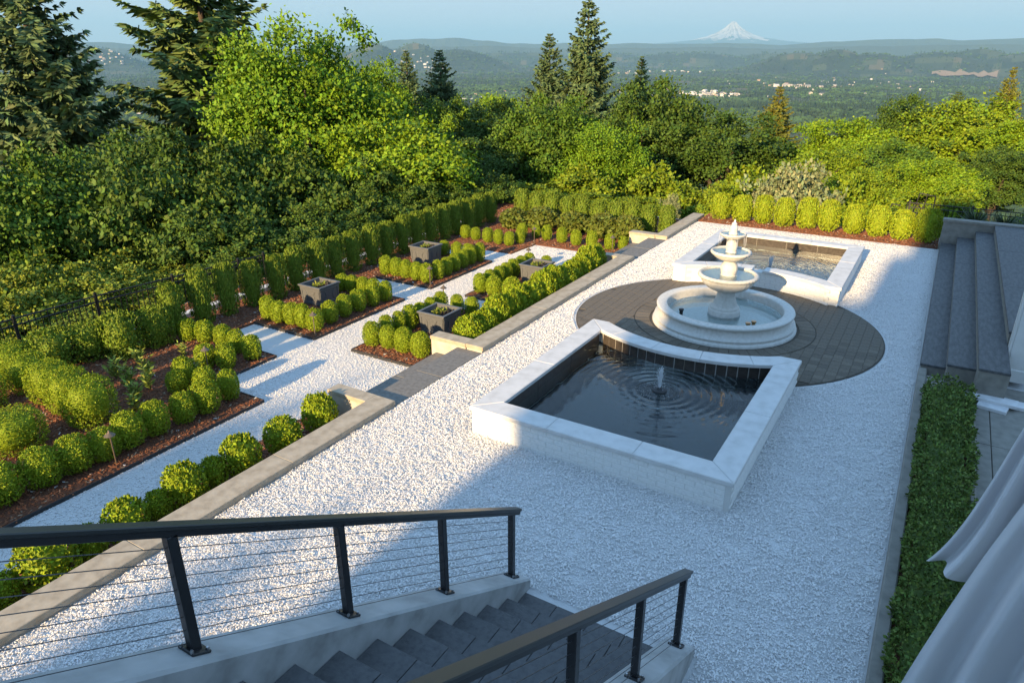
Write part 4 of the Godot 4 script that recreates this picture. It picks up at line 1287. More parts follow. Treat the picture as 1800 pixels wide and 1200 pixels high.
	for k in 9:
		var t2 := thing("perennial", "%s lance leaved perennial in the mulch inside the left box rows" % nth(k), "perennial", Vector3(sp[k * 3], L, sp[k * 3 + 1]), 0.0, "lance leaved perennials")
		part("stems_and_leaves", perennial, t2, Transform3D(Basis(Vector3.UP, k * 1.7) * Basis.from_scale(Vector3.ONE * float(sp[k * 3 + 2]) * 0.85), Vector3.ZERO))

# ---------------------------------------------------------------- planters, lamps, fences
func build_planters() -> void:
	var list := [["grey square planter with leafy top in the left middle bed", -10.0, -9.22], ["grey square planter with leafy top in the left far bed", -10.03, -12.63], ["grey square planter with leafy top behind the corner of the near wall", -7.06, -9.2], ["grey square planter with leafy top in the right far bed", -7.05, -12.65]]
	for q in list:
		var t := thing("planter", q[0], "planter", Vector3(q[1], LOW + 0.03, q[2]), 0.0, "square grey planters")
		var b := 0.235; var tp := 0.265; var h := 0.36
		var bm := MB.new()
		for s in 4:
			var r := Basis(Vector3.UP, s * PI / 2)
			bm.face(r * Vector3(-b, 0, b), r * Vector3(b, 0, b), r * Vector3(tp, h, tp), r * Vector3(-tp, h, tp), r * Vector3(0, 0, 1))
			bm.face(r * Vector3(-tp + 0.025, h * 0.7, tp - 0.03), r * Vector3(tp - 0.025, h * 0.7, tp - 0.03), r * Vector3(tp - 0.025, h, tp - 0.025), r * Vector3(-tp + 0.025, h, tp - 0.025), r * Vector3(0, 0, -1))
		part("box", bm.mesh(M.planter), t)
		for s in 4:
			var r := Basis(Vector3.UP, s * PI / 2)
			var rim := MB.new()
			rim.box(r * Vector3(0, h + 0.012, tp - 0.002), Vector3(0.585, 0.034, 0.046) if s % 2 == 0 else Vector3(0.046, 0.034, 0.4895), 0.006)
			part("rim", rim.mesh(M.planter), t)
			var pn := part("panel", panel_mesh(b, tp, h), t, Transform3D(r, Vector3.ZERO))
			pn.cast_shadow = GeometryInstance3D.SHADOW_CASTING_SETTING_ON
		var so := MB.new()
		so.prism(rect(-tp + 0.03, -tp + 0.03, tp - 0.03, tp - 0.03), h * 0.5, h * 0.8)
		part("soil", so.mesh(M.dark_soil), t)
		var pm := MB.new()
		for k in 190:
			var a := rnd(0, TAU); var rr := sqrt(rng.randf()) * 0.15
			var p := Vector3(cos(a) * rr + 0.02, h * 0.8, sin(a) * rr - 0.03)
			var dv := Vector3(cos(a) * rnd(0.2, 1.0), rnd(0.6, 1.4), sin(a) * rnd(0.2, 1.0)).normalized()
			pm.col = leaf_tone(g3(0.15, 0.19, 0.03) if p.x < 0.06 else g3(0.05, 0.045, 0.05))
			pm.leaf(p + Vector3.UP * rnd(0, 0.05), dv * rnd(0.04, 0.085), dv.cross(Vector3(rng.randfn(), rng.randfn(), rng.randfn())).normalized() * rnd(0.009, 0.018))
		part("planting", pm.mesh(M.box), t)

func panel_mesh(b: float, tp: float, h: float) -> ArrayMesh:
	# raised mouldings on a planter's face: frame strips and a curved motif
	var mb := MB.new()
	var tilt := Basis(Vector3.RIGHT, atan((tp - b) / h))
	var on := func(x: float, y: float) -> Vector3: return Vector3(x, y, lerpf(b, tp, y / h) + 0.004)
	mb.box(on.call(0.0, 0.035), Vector3(b * 2.0 - 0.01, 0.05, 0.012), 0.003, tilt)
	mb.box(on.call(0.0, h - 0.045), Vector3(tp * 2.0 - 0.02, 0.03, 0.012), 0.003, tilt)
	for s in [-1.0, 1.0]:
		mb.box(on.call(s * (b - 0.01), h * 0.5), Vector3(0.036, h - 0.14, 0.013), 0.003, tilt)
		var path := []
		var rad := []
		for k in 9:
			var a := PI * k / 8.0
			path.append(on.call(s * (0.13 - 0.04 * sin(a)), h * 0.5 + 0.09 * cos(a)))
			rad.append(0.007)
		mb.tube(path, rad, 6)
	return mb.mesh(M.planter)

func build_path_lights() -> void:
	var stem := MB.new()
	stem.tube([Vector3(0, -0.05, 0), Vector3(0, 0.4, 0)], [0.009, 0.009], 8)
	var hat := MB.new()
	hat.lathe([Vector2(0.0, 0.375), Vector2(0.06, 0.385), Vector2(0.064, 0.39), Vector2(0.03, 0.42), Vector2(0.012, 0.435), Vector2(0.008, 0.455), Vector2(0.0, 0.46)], 18)
	var sm := stem.mesh(M.bronze); var hm := hat.mesh(M.bronze)
	for q in [["path lamp at the corner of the left middle bed", -8.74, -7.84], ["path lamp among the box balls of the left bed", -9.0, -5.9], ["path lamp in front of the long left ball row", -7.75, -3.68], ["path lamp at the corner of the left far bed", -8.74, -11.1], ["path lamp at the far corner of the long path", -8.62, -15.3], ["path lamp behind the right middle planter", -7.72, -10.2], ["path lamp behind the right far planter", -7.72, -13.45], ["path lamp by the far steps", -6.55, -15.5]]:
		var t := thing("path_lamp", q[0], "lamp", Vector3(q[1], LOW + 0.03, q[2]), 0.0, "bronze path lamps")
		part("stem", sm, t)
		part("hat", hm, t)

func fence_run(t: Node3D, a: Vector3, b: Vector3, h: float) -> void:
	var d := b - a
	var ln := d.length()
	var dir := d / ln
	var ax := Basis(dir, Vector3.UP, dir.cross(Vector3.UP).normalized()).orthonormalized()
	for yy in [h - 0.01, h - 0.12, 0.08]:
		var rm := MB.new()
		rm.box((a + b) * 0.5 + Vector3.UP * yy, Vector3(ln, 0.022, 0.022), 0.002, ax)
		part("rail", rm.mesh(M.iron), t)
	var n := int(ln / 0.1)
	var pk := MB.new()
	pk.box(Vector3(0, h * 0.5, 0), Vector3(0.012, h - 0.02, 0.012), 0.001)
	var pkm := pk.mesh(M.iron)
	var pp := MB.new()
	pp.box(Vector3(0, h * 0.5 - 0.1, 0), Vector3(0.045, h + 0.3, 0.045), 0.004)
	var ppm := pp.mesh(M.iron)
	for k in n + 1:
		var p := a + dir * ln * k / n
		if k % 14 == 0 or k == n: part("post", ppm, t, Transform3D(Basis.IDENTITY, p))
		else: part("picket", pkm, t, Transform3D(Basis.IDENTITY, p))

func build_fences() -> void:
	var f1 := thing("iron_fence", "black iron picket fence behind the shrubs at the left", "fence", Vector3(-12.35, -0.6, -2.0), 0.0, "black iron fences")
	fence_run(f1, Vector3.ZERO, Vector3(0.0, 0, -4.2), 0.85)
	fence_run(f1, Vector3(0.0, 0, -4.2), Vector3(0.35, 0, -7.6), 0.85)
	var f2 := thing("iron_fence", "black iron picket fence beyond the end wall at the right", "fence", Vector3(-0.6, -0.35, -21.0), 0.0, "black iron fences")
	fence_run(f2, Vector3.ZERO, Vector3(6.5, 0, 0.15), 0.95)
	var cb := place("edge_kerb", Vector3(-11.5, LOW, -5.8))
	for k in 9:
		var km := MB.new()
		km.box(Vector3(0, 0.03, -0.6 - 1.2 * k), Vector3(0.16, 0.18, 1.19), 0.01)
		part("kerb_stone", km.mesh(M.marble), cb)
	# metal trellis frames behind the fence
	var tr := thing("metal_trellis", "black metal trellis frame standing beyond the right fence", "trellis", Vector3(-1.16, -0.45, -23.0))
	for q in [[Vector3(0, 0, 0), Vector3(0.15, 1.1, 0)], [Vector3(0.15, 1.1, 0), Vector3(0.75, 1.05, 0)], [Vector3(1.1, 0.2, 0.2), Vector3(1.2, 1.3, 0.2)], [Vector3(1.5, 0.0, 0), Vector3(1.85, 1.75, 0)], [Vector3(1.85, 1.75, 0), Vector3(2.9, 1.65, 0)], [Vector3(2.15, 0.3, 0), Vector3(2.35, 1.72, 0)], [Vector3(1.15, 0.85, 0.2), Vector3(2.1, 0.75, 0.0)], [Vector3(2.9, 0.2, 0), Vector3(2.9, 1.65, 0)]]:
		var m := MB.new()
		var fit := Vector3(0.38, 0.56, 0.6)
		m.tube([q[0] * fit, q[1] * fit], [0.016, 0.016], 6)
		part("bar", m.mesh(M.iron), tr)
	var bp := MB.new()
	bp.prism(V2([2.6, -21.6, 4.6, -21.9, 5.5, -33.0, 3.2, -33.0]), -1.0, -0.5)
	tag(part("side_path", bp.mesh(M.kerb), self), "", "", "", "structure")

# ---------------------------------------------------------------- drapes
func build_curtains() -> void:
	for q in [["white drape blown over the low hedge, its hem flaring", Vector3(0.62, 0.42, -5.55), Vector3(1.32, 3.42, -5.9), 0.62, 1], ["large white drape in the lower right corner, nearest the viewer", Vector3(0.4, 0.3, -4.2), Vector3(1.25, 3.42, -4.3), 1.2, 2]]:
		var t := thing("drape", q[0], "curtain", Vector3(q[2].x, 0.0, q[2].z), 0.0, "white drapes of the porch")
		var hem: Vector3 = q[1] - t.position; var top: Vector3 = q[2] - t.position
		var width: float = q[3]
		var nu := 130; var nv := 130
		var crease := FastNoiseLite.new()
		crease.seed = 44; crease.frequency = 0.6
		var P := []
		for j in nv + 1:
			var v := float(j) / nv   # 0 at the hem
			var row := []
			for i in nu + 1:
				var u := float(i) / nu
				var lead := hem.lerp(top, v)
				lead.x += -0.09 * sin(v * PI) * (1.0 if q[4] == 2 else 0.7)
				var fold := sin(u * TAU * (4.3 if q[4] == 2 else 3.2) + 0.9 * sin(v * 2.0) + (0.4 if q[4] == 2 else 2.2))
				var amp := lerpf(0.1, 0.035, v) * (1.0 + 0.5 * crease.get_noise_2d(u * 6.0, 3.0)) * smoothstep(0.0, 0.12, u)
				var spread := lerpf(1.0, 0.55, v)
				var p := lead + Vector3(0.85, 0, 0.52).normalized() * width * u * spread + Vector3(-0.52, 0.12, 0.85) * fold * amp
				if q[4] == 1:
					var fl := pow(1.0 - v, 9.0)
					p += Vector3(-0.13, 0.03 + 0.05 * sin(u * 9.0), -0.02) * fl * (1.0 - u * 0.7)
				else:
					p.y += 0.05 * sin(u * 5.0) * (1.0 - v)
				p += Vector3(-0.5, 0.0, 0.86) * (0.012 * crease.get_noise_2d(u * 5.0, v * 2.2) + 0.006 * crease.get_noise_2d(u * 14.0 + v * 6.0, v * 9.0 - u * 5.0))
				row.append(p)
			P.append(row)
		var N := []
		for j in nv + 1:
			var row := []
			for i in nu + 1:
				var du: Vector3 = P[j][mini(i + 1, nu)] - P[j][maxi(i - 1, 0)]
				var dv: Vector3 = P[mini(j + 1, nv)][i] - P[maxi(j - 1, 0)][i]
				row.append(dv.cross(du).normalized())
			N.append(row)
		var mb := MB.new()
		for j in nv:
			for i in nu:
				mb.tris(P[j][i], P[j][i + 1], P[j + 1][i + 1], N[j][i], N[j][i + 1], N[j + 1][i + 1])
				mb.tris(P[j][i], P[j + 1][i + 1], P[j + 1][i], N[j][i], N[j + 1][i + 1], N[j + 1][i])
		part("cloth", mb.mesh(M.cloth), t)

# ---------------------------------------------------------------- trees
# a broadleaf crown of radius 1 round the origin, built of leaf clumps
func crown_mesh(clumps: int, per: int, size: float, older: Color, younger: Color, airy := 0.0) -> ArrayMesh:
	var mb := MB.new()
	var nz := FastNoiseLite.new()
	nz.seed = rng.randi() % 1000; nz.frequency = 0.9
	for k in clumps:
		var d := Vector3(rng.randfn(), rng.randfn(), rng.randfn()).normalized()
		if d.y < -0.5: d.y *= -0.6
		d = d.normalized()
		var lim := 0.84 + 0.42 * nz.get_noise_3dv(d * 1.3) + 0.26 * nz.get_noise_3dv(d * 3.6 + Vector3(7, 0, 0))
		var rr := lim * pow(rng.randf(), 0.36)
		if rng.randf() < 0.1 + airy: rr = lim * rnd(0.95, 1.16)
		var c := d * rr
		var cr := rnd(0.11, 0.23)
		var tone := rnd(0.0, 1.0)
		var lean := Vector3(rnd(-0.4, 0.4), rnd(-0.1, 0.3), rnd(-0.4, 0.4))
		for j in per:
			var o := Vector3(rng.randfn(), rng.randfn() * 0.75, rng.randfn()) * cr * 0.46
			var out := (c + o * 2.0 + lean).normalized()
			var along := (out * 0.55 + Vector3(rng.randfn(), rng.randfn() - 0.35, rng.randfn()) * 0.6).normalized()
			var nrm := (out + Vector3.UP * 0.25 + Vector3(rng.randfn(), rng.randfn(), rng.randfn()) * 0.5).normalized()
			var across := along.cross(nrm).normalized()
			var s := size * rnd(0.6, 1.35)
			mb.col = leaf_tone(older.lerp(younger, clampf(tone * 0.5 + rnd(0.0, 0.5), 0.0, 1.0)), 0.22)
			mb.leaf(c + o, along * s, across * s * 0.36)
	return mb.mesh(M.box)

func limbs_mesh(n: int) -> ArrayMesh:
	var mb := MB.new()
	for k in n:
		var a := TAU * k / n + rnd(-0.3, 0.3)
		var e := Vector3(cos(a) * rnd(0.45, 0.8), rnd(-0.1, 0.7), sin(a) * rnd(0.45, 0.8))
		var m := e * 0.45 + Vector3(0, -0.28, 0)
		mb.tube([Vector3(0, -0.85, 0), m, e * 0.8 + Vector3(rnd(-0.06, 0.06), 0, rnd(-0.06, 0.06)), e], [0.05, 0.032, 0.016, 0.006], 6)
	return mb.mesh(M.bark)

# a fir one metre high, lowest boughs 0.27 out
func fir_mesh(tiers: int, needle: Color, wide := 0.27, open := 0.0) -> ArrayMesh:
	var mb := MB.new()
	for k in tiers:
		var t := pow((k + rnd(0.0, 0.7)) / tiers, 0.93)
		var y := 0.04 + 0.95 * t
		var R := wide * (pow(1.0 - t, 0.82) * 0.97 + 0.012)
		var n := int(lerpf(9.0, 5.0, t))
		for b in n:
			var a := TAU * b / n + rnd(-0.35, 0.35) + k * 1.1
			var L := R * rnd(0.62, 1.18)
			if rng.randf() < open: continue
			var dv := Vector3(cos(a), 0, sin(a))
			var sd := Vector3(-sin(a), 0, cos(a))
			var droop := lerpf(-0.2, 0.25, t) + rnd(-0.12, 0.12)
			var steps := maxi(4, int(L / 0.0105))
			for s in steps:
				var u := (s + rnd(0.2, 0.8)) / steps
				if u < 0.15: continue
				var c := dv * L * u + Vector3.UP * (y + L * (droop * u + 0.28 * u * u))
				var fan := 0.03 * (1.25 - u) * minf(1.0, L / 0.12) + 0.009
				for j in 14:
					var side := 1.0 if j % 2 else -1.0
					var dir := (dv * rnd(0.1, 0.8) + sd * side * rnd(0.3, 1.0) + Vector3.UP * rnd(-0.85, 0.25)).normalized()
					var ll := fan * rnd(0.6, 1.25)
					var up := (Vector3.UP * 0.4 + dv * 0.9 + Vector3(rng.randfn(), rng.randfn(), rng.randfn()) * 0.5).normalized()
					mb.col = leaf_tone(needle, 0.4)
					mb.leaf(c, dir * ll, dir.cross(up).normalized() * ll * 0.17)
	return mb.mesh(M.box)

func trunk_mesh(h: float, r: float) -> ArrayMesh:
	var mb := MB.new()
	mb.tube([Vector3(0, -0.6, 0), Vector3(0, 0.0, 0), Vector3(r * 0.4, h * 0.5, -r * 0.3), Vector3(0, h, 0)], [r * 1.5, r * 1.1, r * 0.8, r * 0.22], 8)
	return mb.mesh(M.bark)

func build_trees() -> void:
	var crowns := []
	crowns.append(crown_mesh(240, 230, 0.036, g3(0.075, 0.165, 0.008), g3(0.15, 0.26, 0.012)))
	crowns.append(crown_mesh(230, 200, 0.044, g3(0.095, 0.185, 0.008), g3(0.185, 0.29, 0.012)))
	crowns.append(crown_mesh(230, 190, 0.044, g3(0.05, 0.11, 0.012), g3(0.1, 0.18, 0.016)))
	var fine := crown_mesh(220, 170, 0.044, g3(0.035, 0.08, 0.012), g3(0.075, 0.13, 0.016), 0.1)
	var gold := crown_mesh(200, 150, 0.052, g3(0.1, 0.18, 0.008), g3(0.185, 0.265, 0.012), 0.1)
	var sage := crown_mesh(150, 60, 0.085, g3(0.13, 0.17, 0.075), g3(0.26, 0.3, 0.155), 0.4)
	var bushy := crown_mesh(110, 80, 0.075, g3(0.1, 0.15, 0.016), g3(0.21, 0.27, 0.03), 0.4)
	var limb := limbs_mesh(9)
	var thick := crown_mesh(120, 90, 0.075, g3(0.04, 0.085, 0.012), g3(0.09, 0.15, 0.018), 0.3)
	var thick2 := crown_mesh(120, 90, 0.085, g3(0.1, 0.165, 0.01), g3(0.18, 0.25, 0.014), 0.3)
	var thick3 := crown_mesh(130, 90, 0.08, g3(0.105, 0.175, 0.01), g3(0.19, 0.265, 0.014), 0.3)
	var fir1 := fir_mesh(50, g3(0.095, 0.15, 0.06), 0.27, 0.12)
	var fir2 := fir_mesh(46, g3(0.1, 0.155, 0.04), 0.27, 0.14)
	var fir3 := fir_mesh(44, g3(0.15, 0.165, 0.026), 0.27, 0.14)
	# x, z, lowest seen, top, width, mesh, label
	var firs := [
		[-30.5, -15.1, -2.2, 9.0, 7.8, fir1, "tall blue green fir at the far left edge"], [-37.1, -15.1, -3.6, 6.7, 5.0, fir2, "fir cut by the left edge behind the tall blue green fir"],
		[-33.7, -25.1, -2.6, 12.2, 12.6, fir2, "tall fir with spreading boughs behind the big maple"], [-39.2, -48.0, -3.3, 4.6, 5.2, fir1, "left of two dark firs in the gap right of the big maple"], [-33.5, -44.9, -3.0, 4.6, 6.0, fir1, "right of two dark firs in the gap right of the big maple"],
		[-27.6, -51.0, -3.3, 5.8, 6.4, fir1, "fir left of the tallest central fir"], [-21.6, -45.1, -3.4, 7.8, 7.4, fir1, "tallest fir in the middle of the view"], [-21.8, -55.4, -3.5, 4.1, 4.6, fir2, "slim fir right of the tallest central fir"],
		[-10.3, -51.0, -3.3, 2.3, 4.6, fir3, "sunlit yellow green fir below the snow mountain"], [-5.7, -54.7, -3.4, 0.2, 2.4, fir2, "small fir between the sunlit maples on the right"], [-0.2, -60.0, -3.6, 1.8, 5.6, fir2, "broad fir above the sunlit trees on the right"],
		[3.1, -69.9, -4.6, 3.4, 4.4, fir3, "wind swept fir at the right, its trunk showing"], [5.4, -59.9, -3.2, 2.6, 3.2, fir2, "fir cut by the right edge of the view"]]
	for f in firs:
		var y0 := land(f[0], f[1])
		var t := thing("fir_tree", f[6], "fir tree", Vector3(f[0], y0, f[1]), 0.0, "firs beyond the garden")
		var h: float = f[3] - y0
		var hc: float = minf((f[3] - f[2]) * 1.4, h)
		var tb: float = 1.0 - (f[3] - f[2]) / hc
		var sx: float = f[4] * 0.5 / (0.27 * (pow(1.0 - tb, 0.82)))
		part("crown", f[5], t, Transform3D(Basis(Vector3.UP, rnd(0, TAU)) * Basis.from_scale(Vector3(sx, hc, sx)), Vector3(0, h - hc, 0)))
		part("trunk", trunk_mesh(h - 0.03 * hc, hc * 0.011 + 0.02), t)
	var leafy_trees := [
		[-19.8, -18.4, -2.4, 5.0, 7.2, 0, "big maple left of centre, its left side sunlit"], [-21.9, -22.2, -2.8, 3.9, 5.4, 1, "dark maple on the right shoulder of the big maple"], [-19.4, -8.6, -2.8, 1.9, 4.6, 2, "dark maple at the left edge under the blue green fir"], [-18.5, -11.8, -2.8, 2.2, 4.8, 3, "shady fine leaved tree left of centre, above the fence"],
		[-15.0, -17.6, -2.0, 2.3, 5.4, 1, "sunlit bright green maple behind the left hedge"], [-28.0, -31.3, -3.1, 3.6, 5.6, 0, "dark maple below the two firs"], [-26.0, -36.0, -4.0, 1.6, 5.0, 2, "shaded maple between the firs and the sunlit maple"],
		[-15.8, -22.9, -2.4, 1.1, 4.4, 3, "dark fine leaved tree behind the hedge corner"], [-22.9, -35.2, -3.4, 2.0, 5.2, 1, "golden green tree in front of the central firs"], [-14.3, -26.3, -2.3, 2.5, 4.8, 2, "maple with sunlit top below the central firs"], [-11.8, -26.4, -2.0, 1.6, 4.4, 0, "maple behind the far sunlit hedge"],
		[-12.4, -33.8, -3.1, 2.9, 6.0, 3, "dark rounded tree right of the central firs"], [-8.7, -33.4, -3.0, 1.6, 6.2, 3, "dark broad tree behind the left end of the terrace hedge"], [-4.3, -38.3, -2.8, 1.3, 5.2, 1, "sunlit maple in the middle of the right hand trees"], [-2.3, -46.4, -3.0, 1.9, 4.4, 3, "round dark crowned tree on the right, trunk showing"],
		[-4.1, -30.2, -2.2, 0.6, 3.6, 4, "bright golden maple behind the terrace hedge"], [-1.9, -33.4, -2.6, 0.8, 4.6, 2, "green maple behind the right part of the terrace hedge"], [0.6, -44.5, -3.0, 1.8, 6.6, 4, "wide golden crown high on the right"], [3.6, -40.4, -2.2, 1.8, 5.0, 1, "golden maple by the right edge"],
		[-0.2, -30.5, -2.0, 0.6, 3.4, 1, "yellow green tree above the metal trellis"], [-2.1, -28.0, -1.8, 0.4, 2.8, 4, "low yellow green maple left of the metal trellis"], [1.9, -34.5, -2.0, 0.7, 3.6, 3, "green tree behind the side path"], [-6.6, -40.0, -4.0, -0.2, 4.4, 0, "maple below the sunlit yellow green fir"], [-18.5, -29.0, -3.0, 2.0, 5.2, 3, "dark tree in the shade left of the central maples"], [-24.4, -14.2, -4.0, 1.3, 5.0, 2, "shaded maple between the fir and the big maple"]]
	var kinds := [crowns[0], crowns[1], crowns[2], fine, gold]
	for f in leafy_trees:
		var y0 := land(f[0], f[1])
		var t := thing("broadleaf_tree", f[6], "tree", Vector3(f[0], y0, f[1]), 0.0, "broadleaf trees on the slope")
		var cy: float = (f[2] + f[3]) * 0.5 - y0
		var tf := Transform3D(Basis.from_scale(Vector3(f[4] * 0.5, (f[3] - f[2]) * 0.54, f[4] * 0.5)) * Basis(Vector3.UP, rnd(0, TAU)), Vector3(0, cy, 0))
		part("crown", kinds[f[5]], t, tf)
		part("limbs", limb, t, tf)
		part("trunk", trunk_mesh(maxf(cy, 0.6), 0.09 + f[4] * 0.014), t)
	# thicket that fills the slope below the garden
	var sh := [["sage leaved shrub with pale leaves behind the terrace hedge", sage, [-4.1, -24.6, 0.75, 2.6, -7.4, -22.2, -0.1, 0.6]],
		["wild light green shrub outside the iron fence", bushy, [-14.6, -5.6, 0.1, 2.0, -14.4, -7.4, 0.05, 1.9, -14.2, -8.9, -0.2, 1.6, -14.6, -4.2, -0.2, 1.8, -15.6, -6.6, 0.3, 2.2, -13.6, -6.3, -0.55, 1.3, -13.7, -8.0, -0.5, 1.3, -13.6, -4.6, -0.6, 1.3, -15.8, -8.4, 0.1, 2.2]],
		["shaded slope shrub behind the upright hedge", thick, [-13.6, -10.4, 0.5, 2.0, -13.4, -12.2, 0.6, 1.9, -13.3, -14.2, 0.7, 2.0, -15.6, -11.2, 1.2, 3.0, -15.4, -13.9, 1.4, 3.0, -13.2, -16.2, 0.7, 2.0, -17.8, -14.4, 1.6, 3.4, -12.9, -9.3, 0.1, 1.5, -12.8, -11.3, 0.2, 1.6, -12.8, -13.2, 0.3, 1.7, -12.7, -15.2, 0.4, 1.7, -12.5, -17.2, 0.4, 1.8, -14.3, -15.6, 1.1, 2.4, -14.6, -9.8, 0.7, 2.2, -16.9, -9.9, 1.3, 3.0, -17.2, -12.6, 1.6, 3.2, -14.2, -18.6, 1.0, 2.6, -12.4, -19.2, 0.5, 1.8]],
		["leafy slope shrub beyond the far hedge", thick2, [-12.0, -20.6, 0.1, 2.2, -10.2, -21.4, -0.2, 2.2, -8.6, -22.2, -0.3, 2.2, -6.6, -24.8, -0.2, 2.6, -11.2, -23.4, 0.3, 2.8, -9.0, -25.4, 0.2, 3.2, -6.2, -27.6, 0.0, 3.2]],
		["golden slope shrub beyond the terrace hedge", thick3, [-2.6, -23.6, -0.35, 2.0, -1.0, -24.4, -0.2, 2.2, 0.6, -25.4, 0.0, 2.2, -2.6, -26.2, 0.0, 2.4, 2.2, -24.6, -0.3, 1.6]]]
	for g in sh:
		var a: Array = g[2]
		var order := []
		for k in range(0, a.size(), 4): order.append(k)
		order.sort_custom(func(p, q): return Vector2(a[p], a[p + 1]).length() < Vector2(a[q], a[q + 1]).length())
		for rank in order.size():
			var k: int = order[rank]
			var y0 := land(a[k], a[k + 1])
			var t := thing("slope_shrub", g[0] + ", %s nearest" % nth(rank), "shrub", Vector3(a[k], y0, a[k + 1]), 0.0, "wild shrubs: " + g[0])
			var h: float = maxf(a[k + 2] - y0, 0.6)
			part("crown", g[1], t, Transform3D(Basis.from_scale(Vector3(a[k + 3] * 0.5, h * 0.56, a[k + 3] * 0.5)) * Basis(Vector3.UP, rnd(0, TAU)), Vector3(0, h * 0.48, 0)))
			part("limbs", limb, t, Transform3D(Basis.from_scale(Vector3(a[k + 3] * 0.4, h * 0.5, a[k + 3] * 0.4)), Vector3(0, h * 0.42, 0)))
	# strap leaved plants by the end wall
	var yuc := MB.new()
	for k in 160:
		var a := rnd(0, TAU); var e := rnd(-0.1, 1.2)
		var dv := Vector3(cos(a) * cos(e), sin(e), sin(a) * cos(e))
		yuc.col = leaf_tone(g3(0.07, 0.1, 0.05))
		yuc.leaf(Vector3(0, 0.4, 0) + dv * 0.05, dv * rnd(0.35, 0.6), dv.cross(Vector3.UP).normalized() * 0.018)
	var ym := yuc.mesh(M.box)
	for q in [["left strap leaved plant behind the end wall", 0.9, -20.2, 1.0], ["middle strap leaved plant behind the end wall", 1.5, -20.4, 0.9], ["right strap leaved plant behind the end wall", 2.1, -20.2, 1.15]]:
		var t := thing("strap_plant", q[0], "plant", Vector3(q[1], -0.1, q[2]), 0.0, "strap leaved plants behind the end wall")
		part("leaves", ym, t, Transform3D(Basis.from_scale(Vector3.ONE * q[3]), Vector3.ZERO))

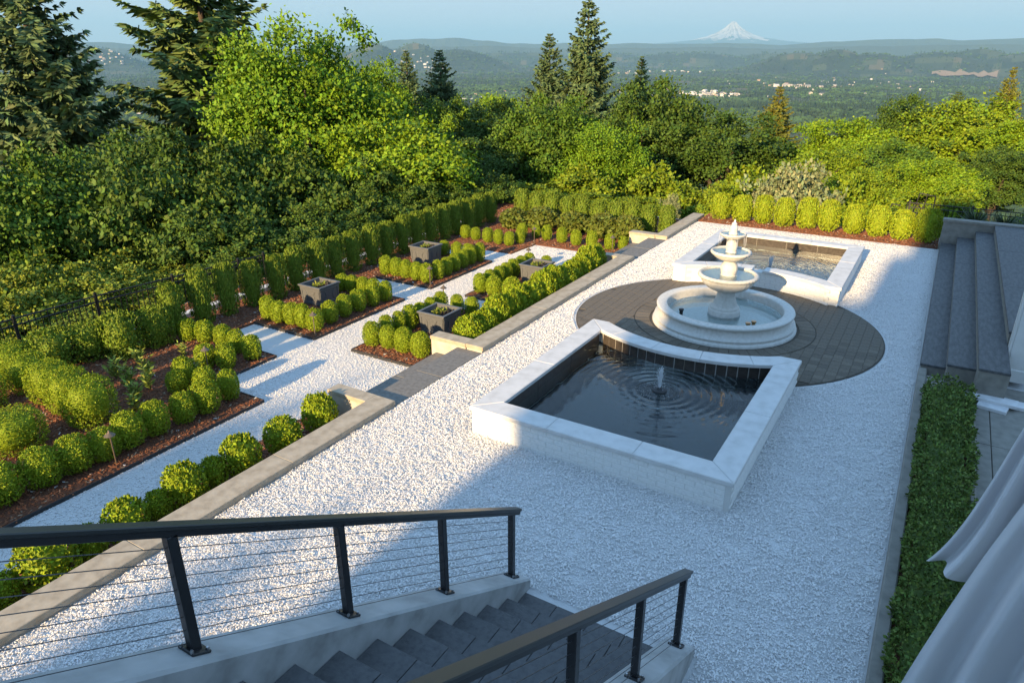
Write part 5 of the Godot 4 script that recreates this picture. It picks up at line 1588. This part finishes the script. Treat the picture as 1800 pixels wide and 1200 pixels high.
# ---------------------------------------------------------------- far valley
func build_valley() -> void:
	var con := MB.new()
	for lv in [[0.0, 0.2, 0.55], [0.3, 0.16, 0.78], [0.58, 0.1, 1.0]]:
		for s in 6:
			var a0 := TAU * s / 6.0; var a1 := TAU * (s + 1) / 6.0
			con.tri(Vector3(0, lv[2], 0), Vector3(cos(a0) * lv[1] * rnd(0.8, 1.2), lv[0], sin(a0) * lv[1]), Vector3(cos(a1) * lv[1], lv[0], sin(a1) * lv[1] * rnd(0.8, 1.2)))
	var round_ := MB.new()
	for b in 5:
		var c := Vector3(rnd(-0.25, 0.25), rnd(0.4, 0.72), rnd(-0.25, 0.25))
		var r := rnd(0.22, 0.34)
		var prof := []
		for k in 6: prof.append(Vector2(maxf(cos(-PI / 2 + PI * k / 5.0), 0.0) * r, c.y + sin(-PI / 2 + PI * k / 5.0) * r))
		round_.lathe(prof, 7, Vector3(c.x, 0, c.z), 3, 0.12)
	var conm := con.mesh(M.far_tree); var roundm := round_.mesh(M.far_tree)
	var sets := [[], []]
	for k in 110000:
		var bearing := rnd(-74.0, 13.0)
		var u := rng.randf()
		var r := 0.0
		if u < 0.6: r = 250.0 / (250.0 / 900.0 - rng.randf() * (250.0 / 900.0 - 250.0 / 9000.0))
		else: r = 3000.0 * pow(16500.0 / 3000.0, rng.randf())
		var p := polar(bearing, r)
		var patch := hill_noise.get_noise_2d(p.x * 0.09, p.y * 0.09 + 300.0)
		if r > 1800.0 and hill_noise.get_noise_2d(p.x * 0.16 + 50.0, p.y * 0.16) > 0.24 and rng.randf() < 0.8: continue
		var y := land(p.x, p.y)
		var conif: bool = patch + rnd(-0.35, 0.35) > -0.05
		var s := rnd(15.0, 28.0) * maxf(1.0, r / 9000.0)
		if not conif: s *= 0.8
		var tone := rnd(0.6, 1.4) * (1.0 + 0.7 * hill_noise.get_noise_2d(p.x * 0.25, p.y * 0.25 + 70.0))
		var cl := Color(0.013 * tone, 0.035 * tone, 0.013 * tone) if conif else Color(0.036 * tone, 0.075 * tone, 0.016 * tone)
		var wd := s * (rnd(0.9, 1.5) if conif else rnd(1.1, 1.7))
		sets[0 if conif else 1].append([Transform3D(Basis(Vector3.UP, rnd(0, TAU)) * Basis.from_scale(Vector3(wd, s, wd)), Vector3(p.x, y - 0.5, p.y)), cl])
	scatter("distant_conifer_forest", conm, sets[0], "dark conifer woods spreading over the far valley", "forest")
	scatter("distant_broadleaf_forest", roundm, sets[1], "lighter broadleaf woods spreading over the far valley", "forest")
	# buildings scattered through the valley
	var bl := []
	for k in 5:
		var mb := MB.new()
		var wcol: Color = [g3(0.55, 0.53, 0.5), g3(0.5, 0.45, 0.38), g3(0.6, 0.6, 0.6), g3(0.42, 0.34, 0.26), g3(0.45, 0.45, 0.46)][k]
		mb.col = wcol
		mb.box(Vector3(0, 0.25, 0), Vector3(1.0, 0.5, 0.7), 0.0)
		mb.col = [g3(0.3, 0.27, 0.25), g3(0.45, 0.4, 0.36), g3(0.6, 0.58, 0.55), g3(0.36, 0.2, 0.14), g3(0.2, 0.2, 0.21)][k]
		mb.quad(Vector3(-0.55, 0.48, 0.4), Vector3(-0.55, 0.75, 0), Vector3(0.55, 0.75, 0), Vector3(0.55, 0.48, 0.4))
		mb.quad(Vector3(-0.55, 0.75, 0), Vector3(-0.55, 0.48, -0.4), Vector3(0.55, 0.48, -0.4), Vector3(0.55, 0.75, 0))
		mb.col = wcol
		mb.tri(Vector3(-0.5, 0.48, 0.35), Vector3(-0.5, 0.48, -0.35), Vector3(-0.5, 0.74, 0))
		mb.tri(Vector3(0.5, 0.48, 0.35), Vector3(0.5, 0.74, 0), Vector3(0.5, 0.48, -0.35))
		bl.append(mb.mesh(M.far_tree))
	# [bearing, spread of bearing, distance, spread of distance, how many, size]
	for g in [[-16.8, 2.6, 5000.0, 300.0, 46, 44.0, "pale building in the valley town below the snow mountain"], [-10.4, 1.8, 6400.0, 300.0, 24, 44.0, "pale building in the valley town right of the snow mountain"], [-21.0, 2.0, 5400.0, 500.0, 18, 26.0, "pale building in the valley right of the tallest fir"], [-33.0, 3.0, 4300.0, 900.0, 26, 28.0, "pale building in the valley left of the central firs"],
			[-38.0, 2.5, 10900.0, 500.0, 22, 46.0, "pale building on the blue hills left of centre"], [-59.5, 1.6, 11900.0, 400.0, 24, 50.0, "pale building on the hill at the far left"], [-57.0, 2.6, 4200.0, 900.0, 22, 26.0, "pale building in the valley between the left firs"], [-7.0, 7.0, 7000.0, 2400.0, 50, 30.0, "pale building scattered over the right of the valley"], [-20.0, 4.0, 10500.0, 700.0, 22, 44.0, "pale building on the low ridge under the snow mountain"], [-4.0, 5.0, 2700.0, 500.0, 14, 18.0, "pale house in the near valley on the right"]]:
		for k in g[4]:
			var p := polar(g[0] + rng.randfn() * g[1] * 0.5, g[2] + rng.randfn() * g[3] * 0.5)
			var s: float = g[5] * rnd(0.35, 0.95)
			var o := part("valley_building", bl[rng.randi() % 5], self, Transform3D(Basis(Vector3.UP, rnd(0, PI)) * Basis.from_scale(Vector3(s, s * 0.75, s)), Vector3(p.x, land(p.x, p.y) + s * 0.15, p.y)))
			tag(o, g[6], "building", g[6].replace("building", "buildings").replace("house", "houses"))
	# a pale cleared field on the right hand hill
	var fm := MB.new()
	fm.col = g3(0.3, 0.2, 0.12)
	var rows := []
	for j in 5:
		var row := []
		for i in 15:
			var p := polar(lerpf(-2.0, 1.7, i / 14.0), 9700.0 + (j - 2.0) * 110.0 * (0.4 + absf(hill_noise.get_noise_2d(i * 63.0, 8.0)) * 2.2) + 260.0 * hill_noise.get_noise_2d(i * 40.0, 3.0))
			row.append(Vector3(p.x, land(p.x, p.y) + 16.0, p.y))
		rows.append(row)
	for j in 4:
		for i in 14:
			fm.tri(rows[j][i], rows[j + 1][i], rows[j + 1][i + 1])
			fm.tri(rows[j][i], rows[j + 1][i + 1], rows[j][i + 1])
	tag(part("field", fm.mesh(M.terrain), self), "bare tan field on the hill at the right", "", "", "structure")

# ---------------------------------------------------------------- what stands behind the viewer and shades the terrace
func build_behind() -> void:
	var t := thing("house", "pale house behind the viewer whose shadow lies over the terrace", "house", Vector3(3.6, -0.8, 27.0))
	var w := MB.new()
	w.box(Vector3(0, 5.8, 0), Vector3(17.1, 11.6, 5.0), 0.0)
	part("wall", w.mesh(M.house), t)
	var r := MB.new()
	r.box(Vector3(0.3, 11.68, 0), Vector3(16.6, 0.14, 5.0), 0.0)
	part("roof", r.mesh(M.roof), t)
	var up1 := MB.new()
	up1.box(Vector3(2.4, 12.42, 0), Vector3(16.9, 1.32, 3.4), 0.0)
	part("upper_storey", up1.mesh(M.house), t)
	var up2 := MB.new()
	up2.box(Vector3(2.7, 14.34, 0), Vector3(16.9, 2.5, 2.2), 0.0)
	part("upper_storey", up2.mesh(M.house), t)
	# trees beside the house
	var crown := crown_mesh(300, 70, 0.085, g3(0.05, 0.08, 0.015), g3(0.1, 0.13, 0.02))
	# label, x, z, half width, top
	for q in [["tree beside the house behind the viewer, second from its corner", -8.5, 25.0, 0.95, 8.75], ["tree beside the house behind the viewer, third from its corner", -10.1, 25.5, 1.0, 8.0], ["low tree behind the viewer on the left", -12.0, 26.0, 1.2, 7.3], ["slim tree behind the viewer, close by the house wall", -5.85, 24.5, 0.85, 8.2],
			["first tall tree behind the viewer on the far left", -17.8, 15.0, 1.5, 7.2], ["second tall tree behind the viewer on the far left", -20.6, 16.0, 1.7, 7.6], ["third tall tree behind the viewer on the far left", -24.0, 15.0, 1.6, 7.6]]:
		var tr := thing("broadleaf_tree", q[0], "tree", Vector3(q[1], -0.85, q[2]), 0.0, "trees behind the viewer")
		var hh: float = q[4] + 0.85
		part("crown", crown, tr, Transform3D(Basis.from_scale(Vector3(q[3], hh * 0.46, 1.1)), Vector3(0, hh * 0.54, 0)))
		part("trunk", trunk_mesh(hh * 0.55, 0.16), tr)
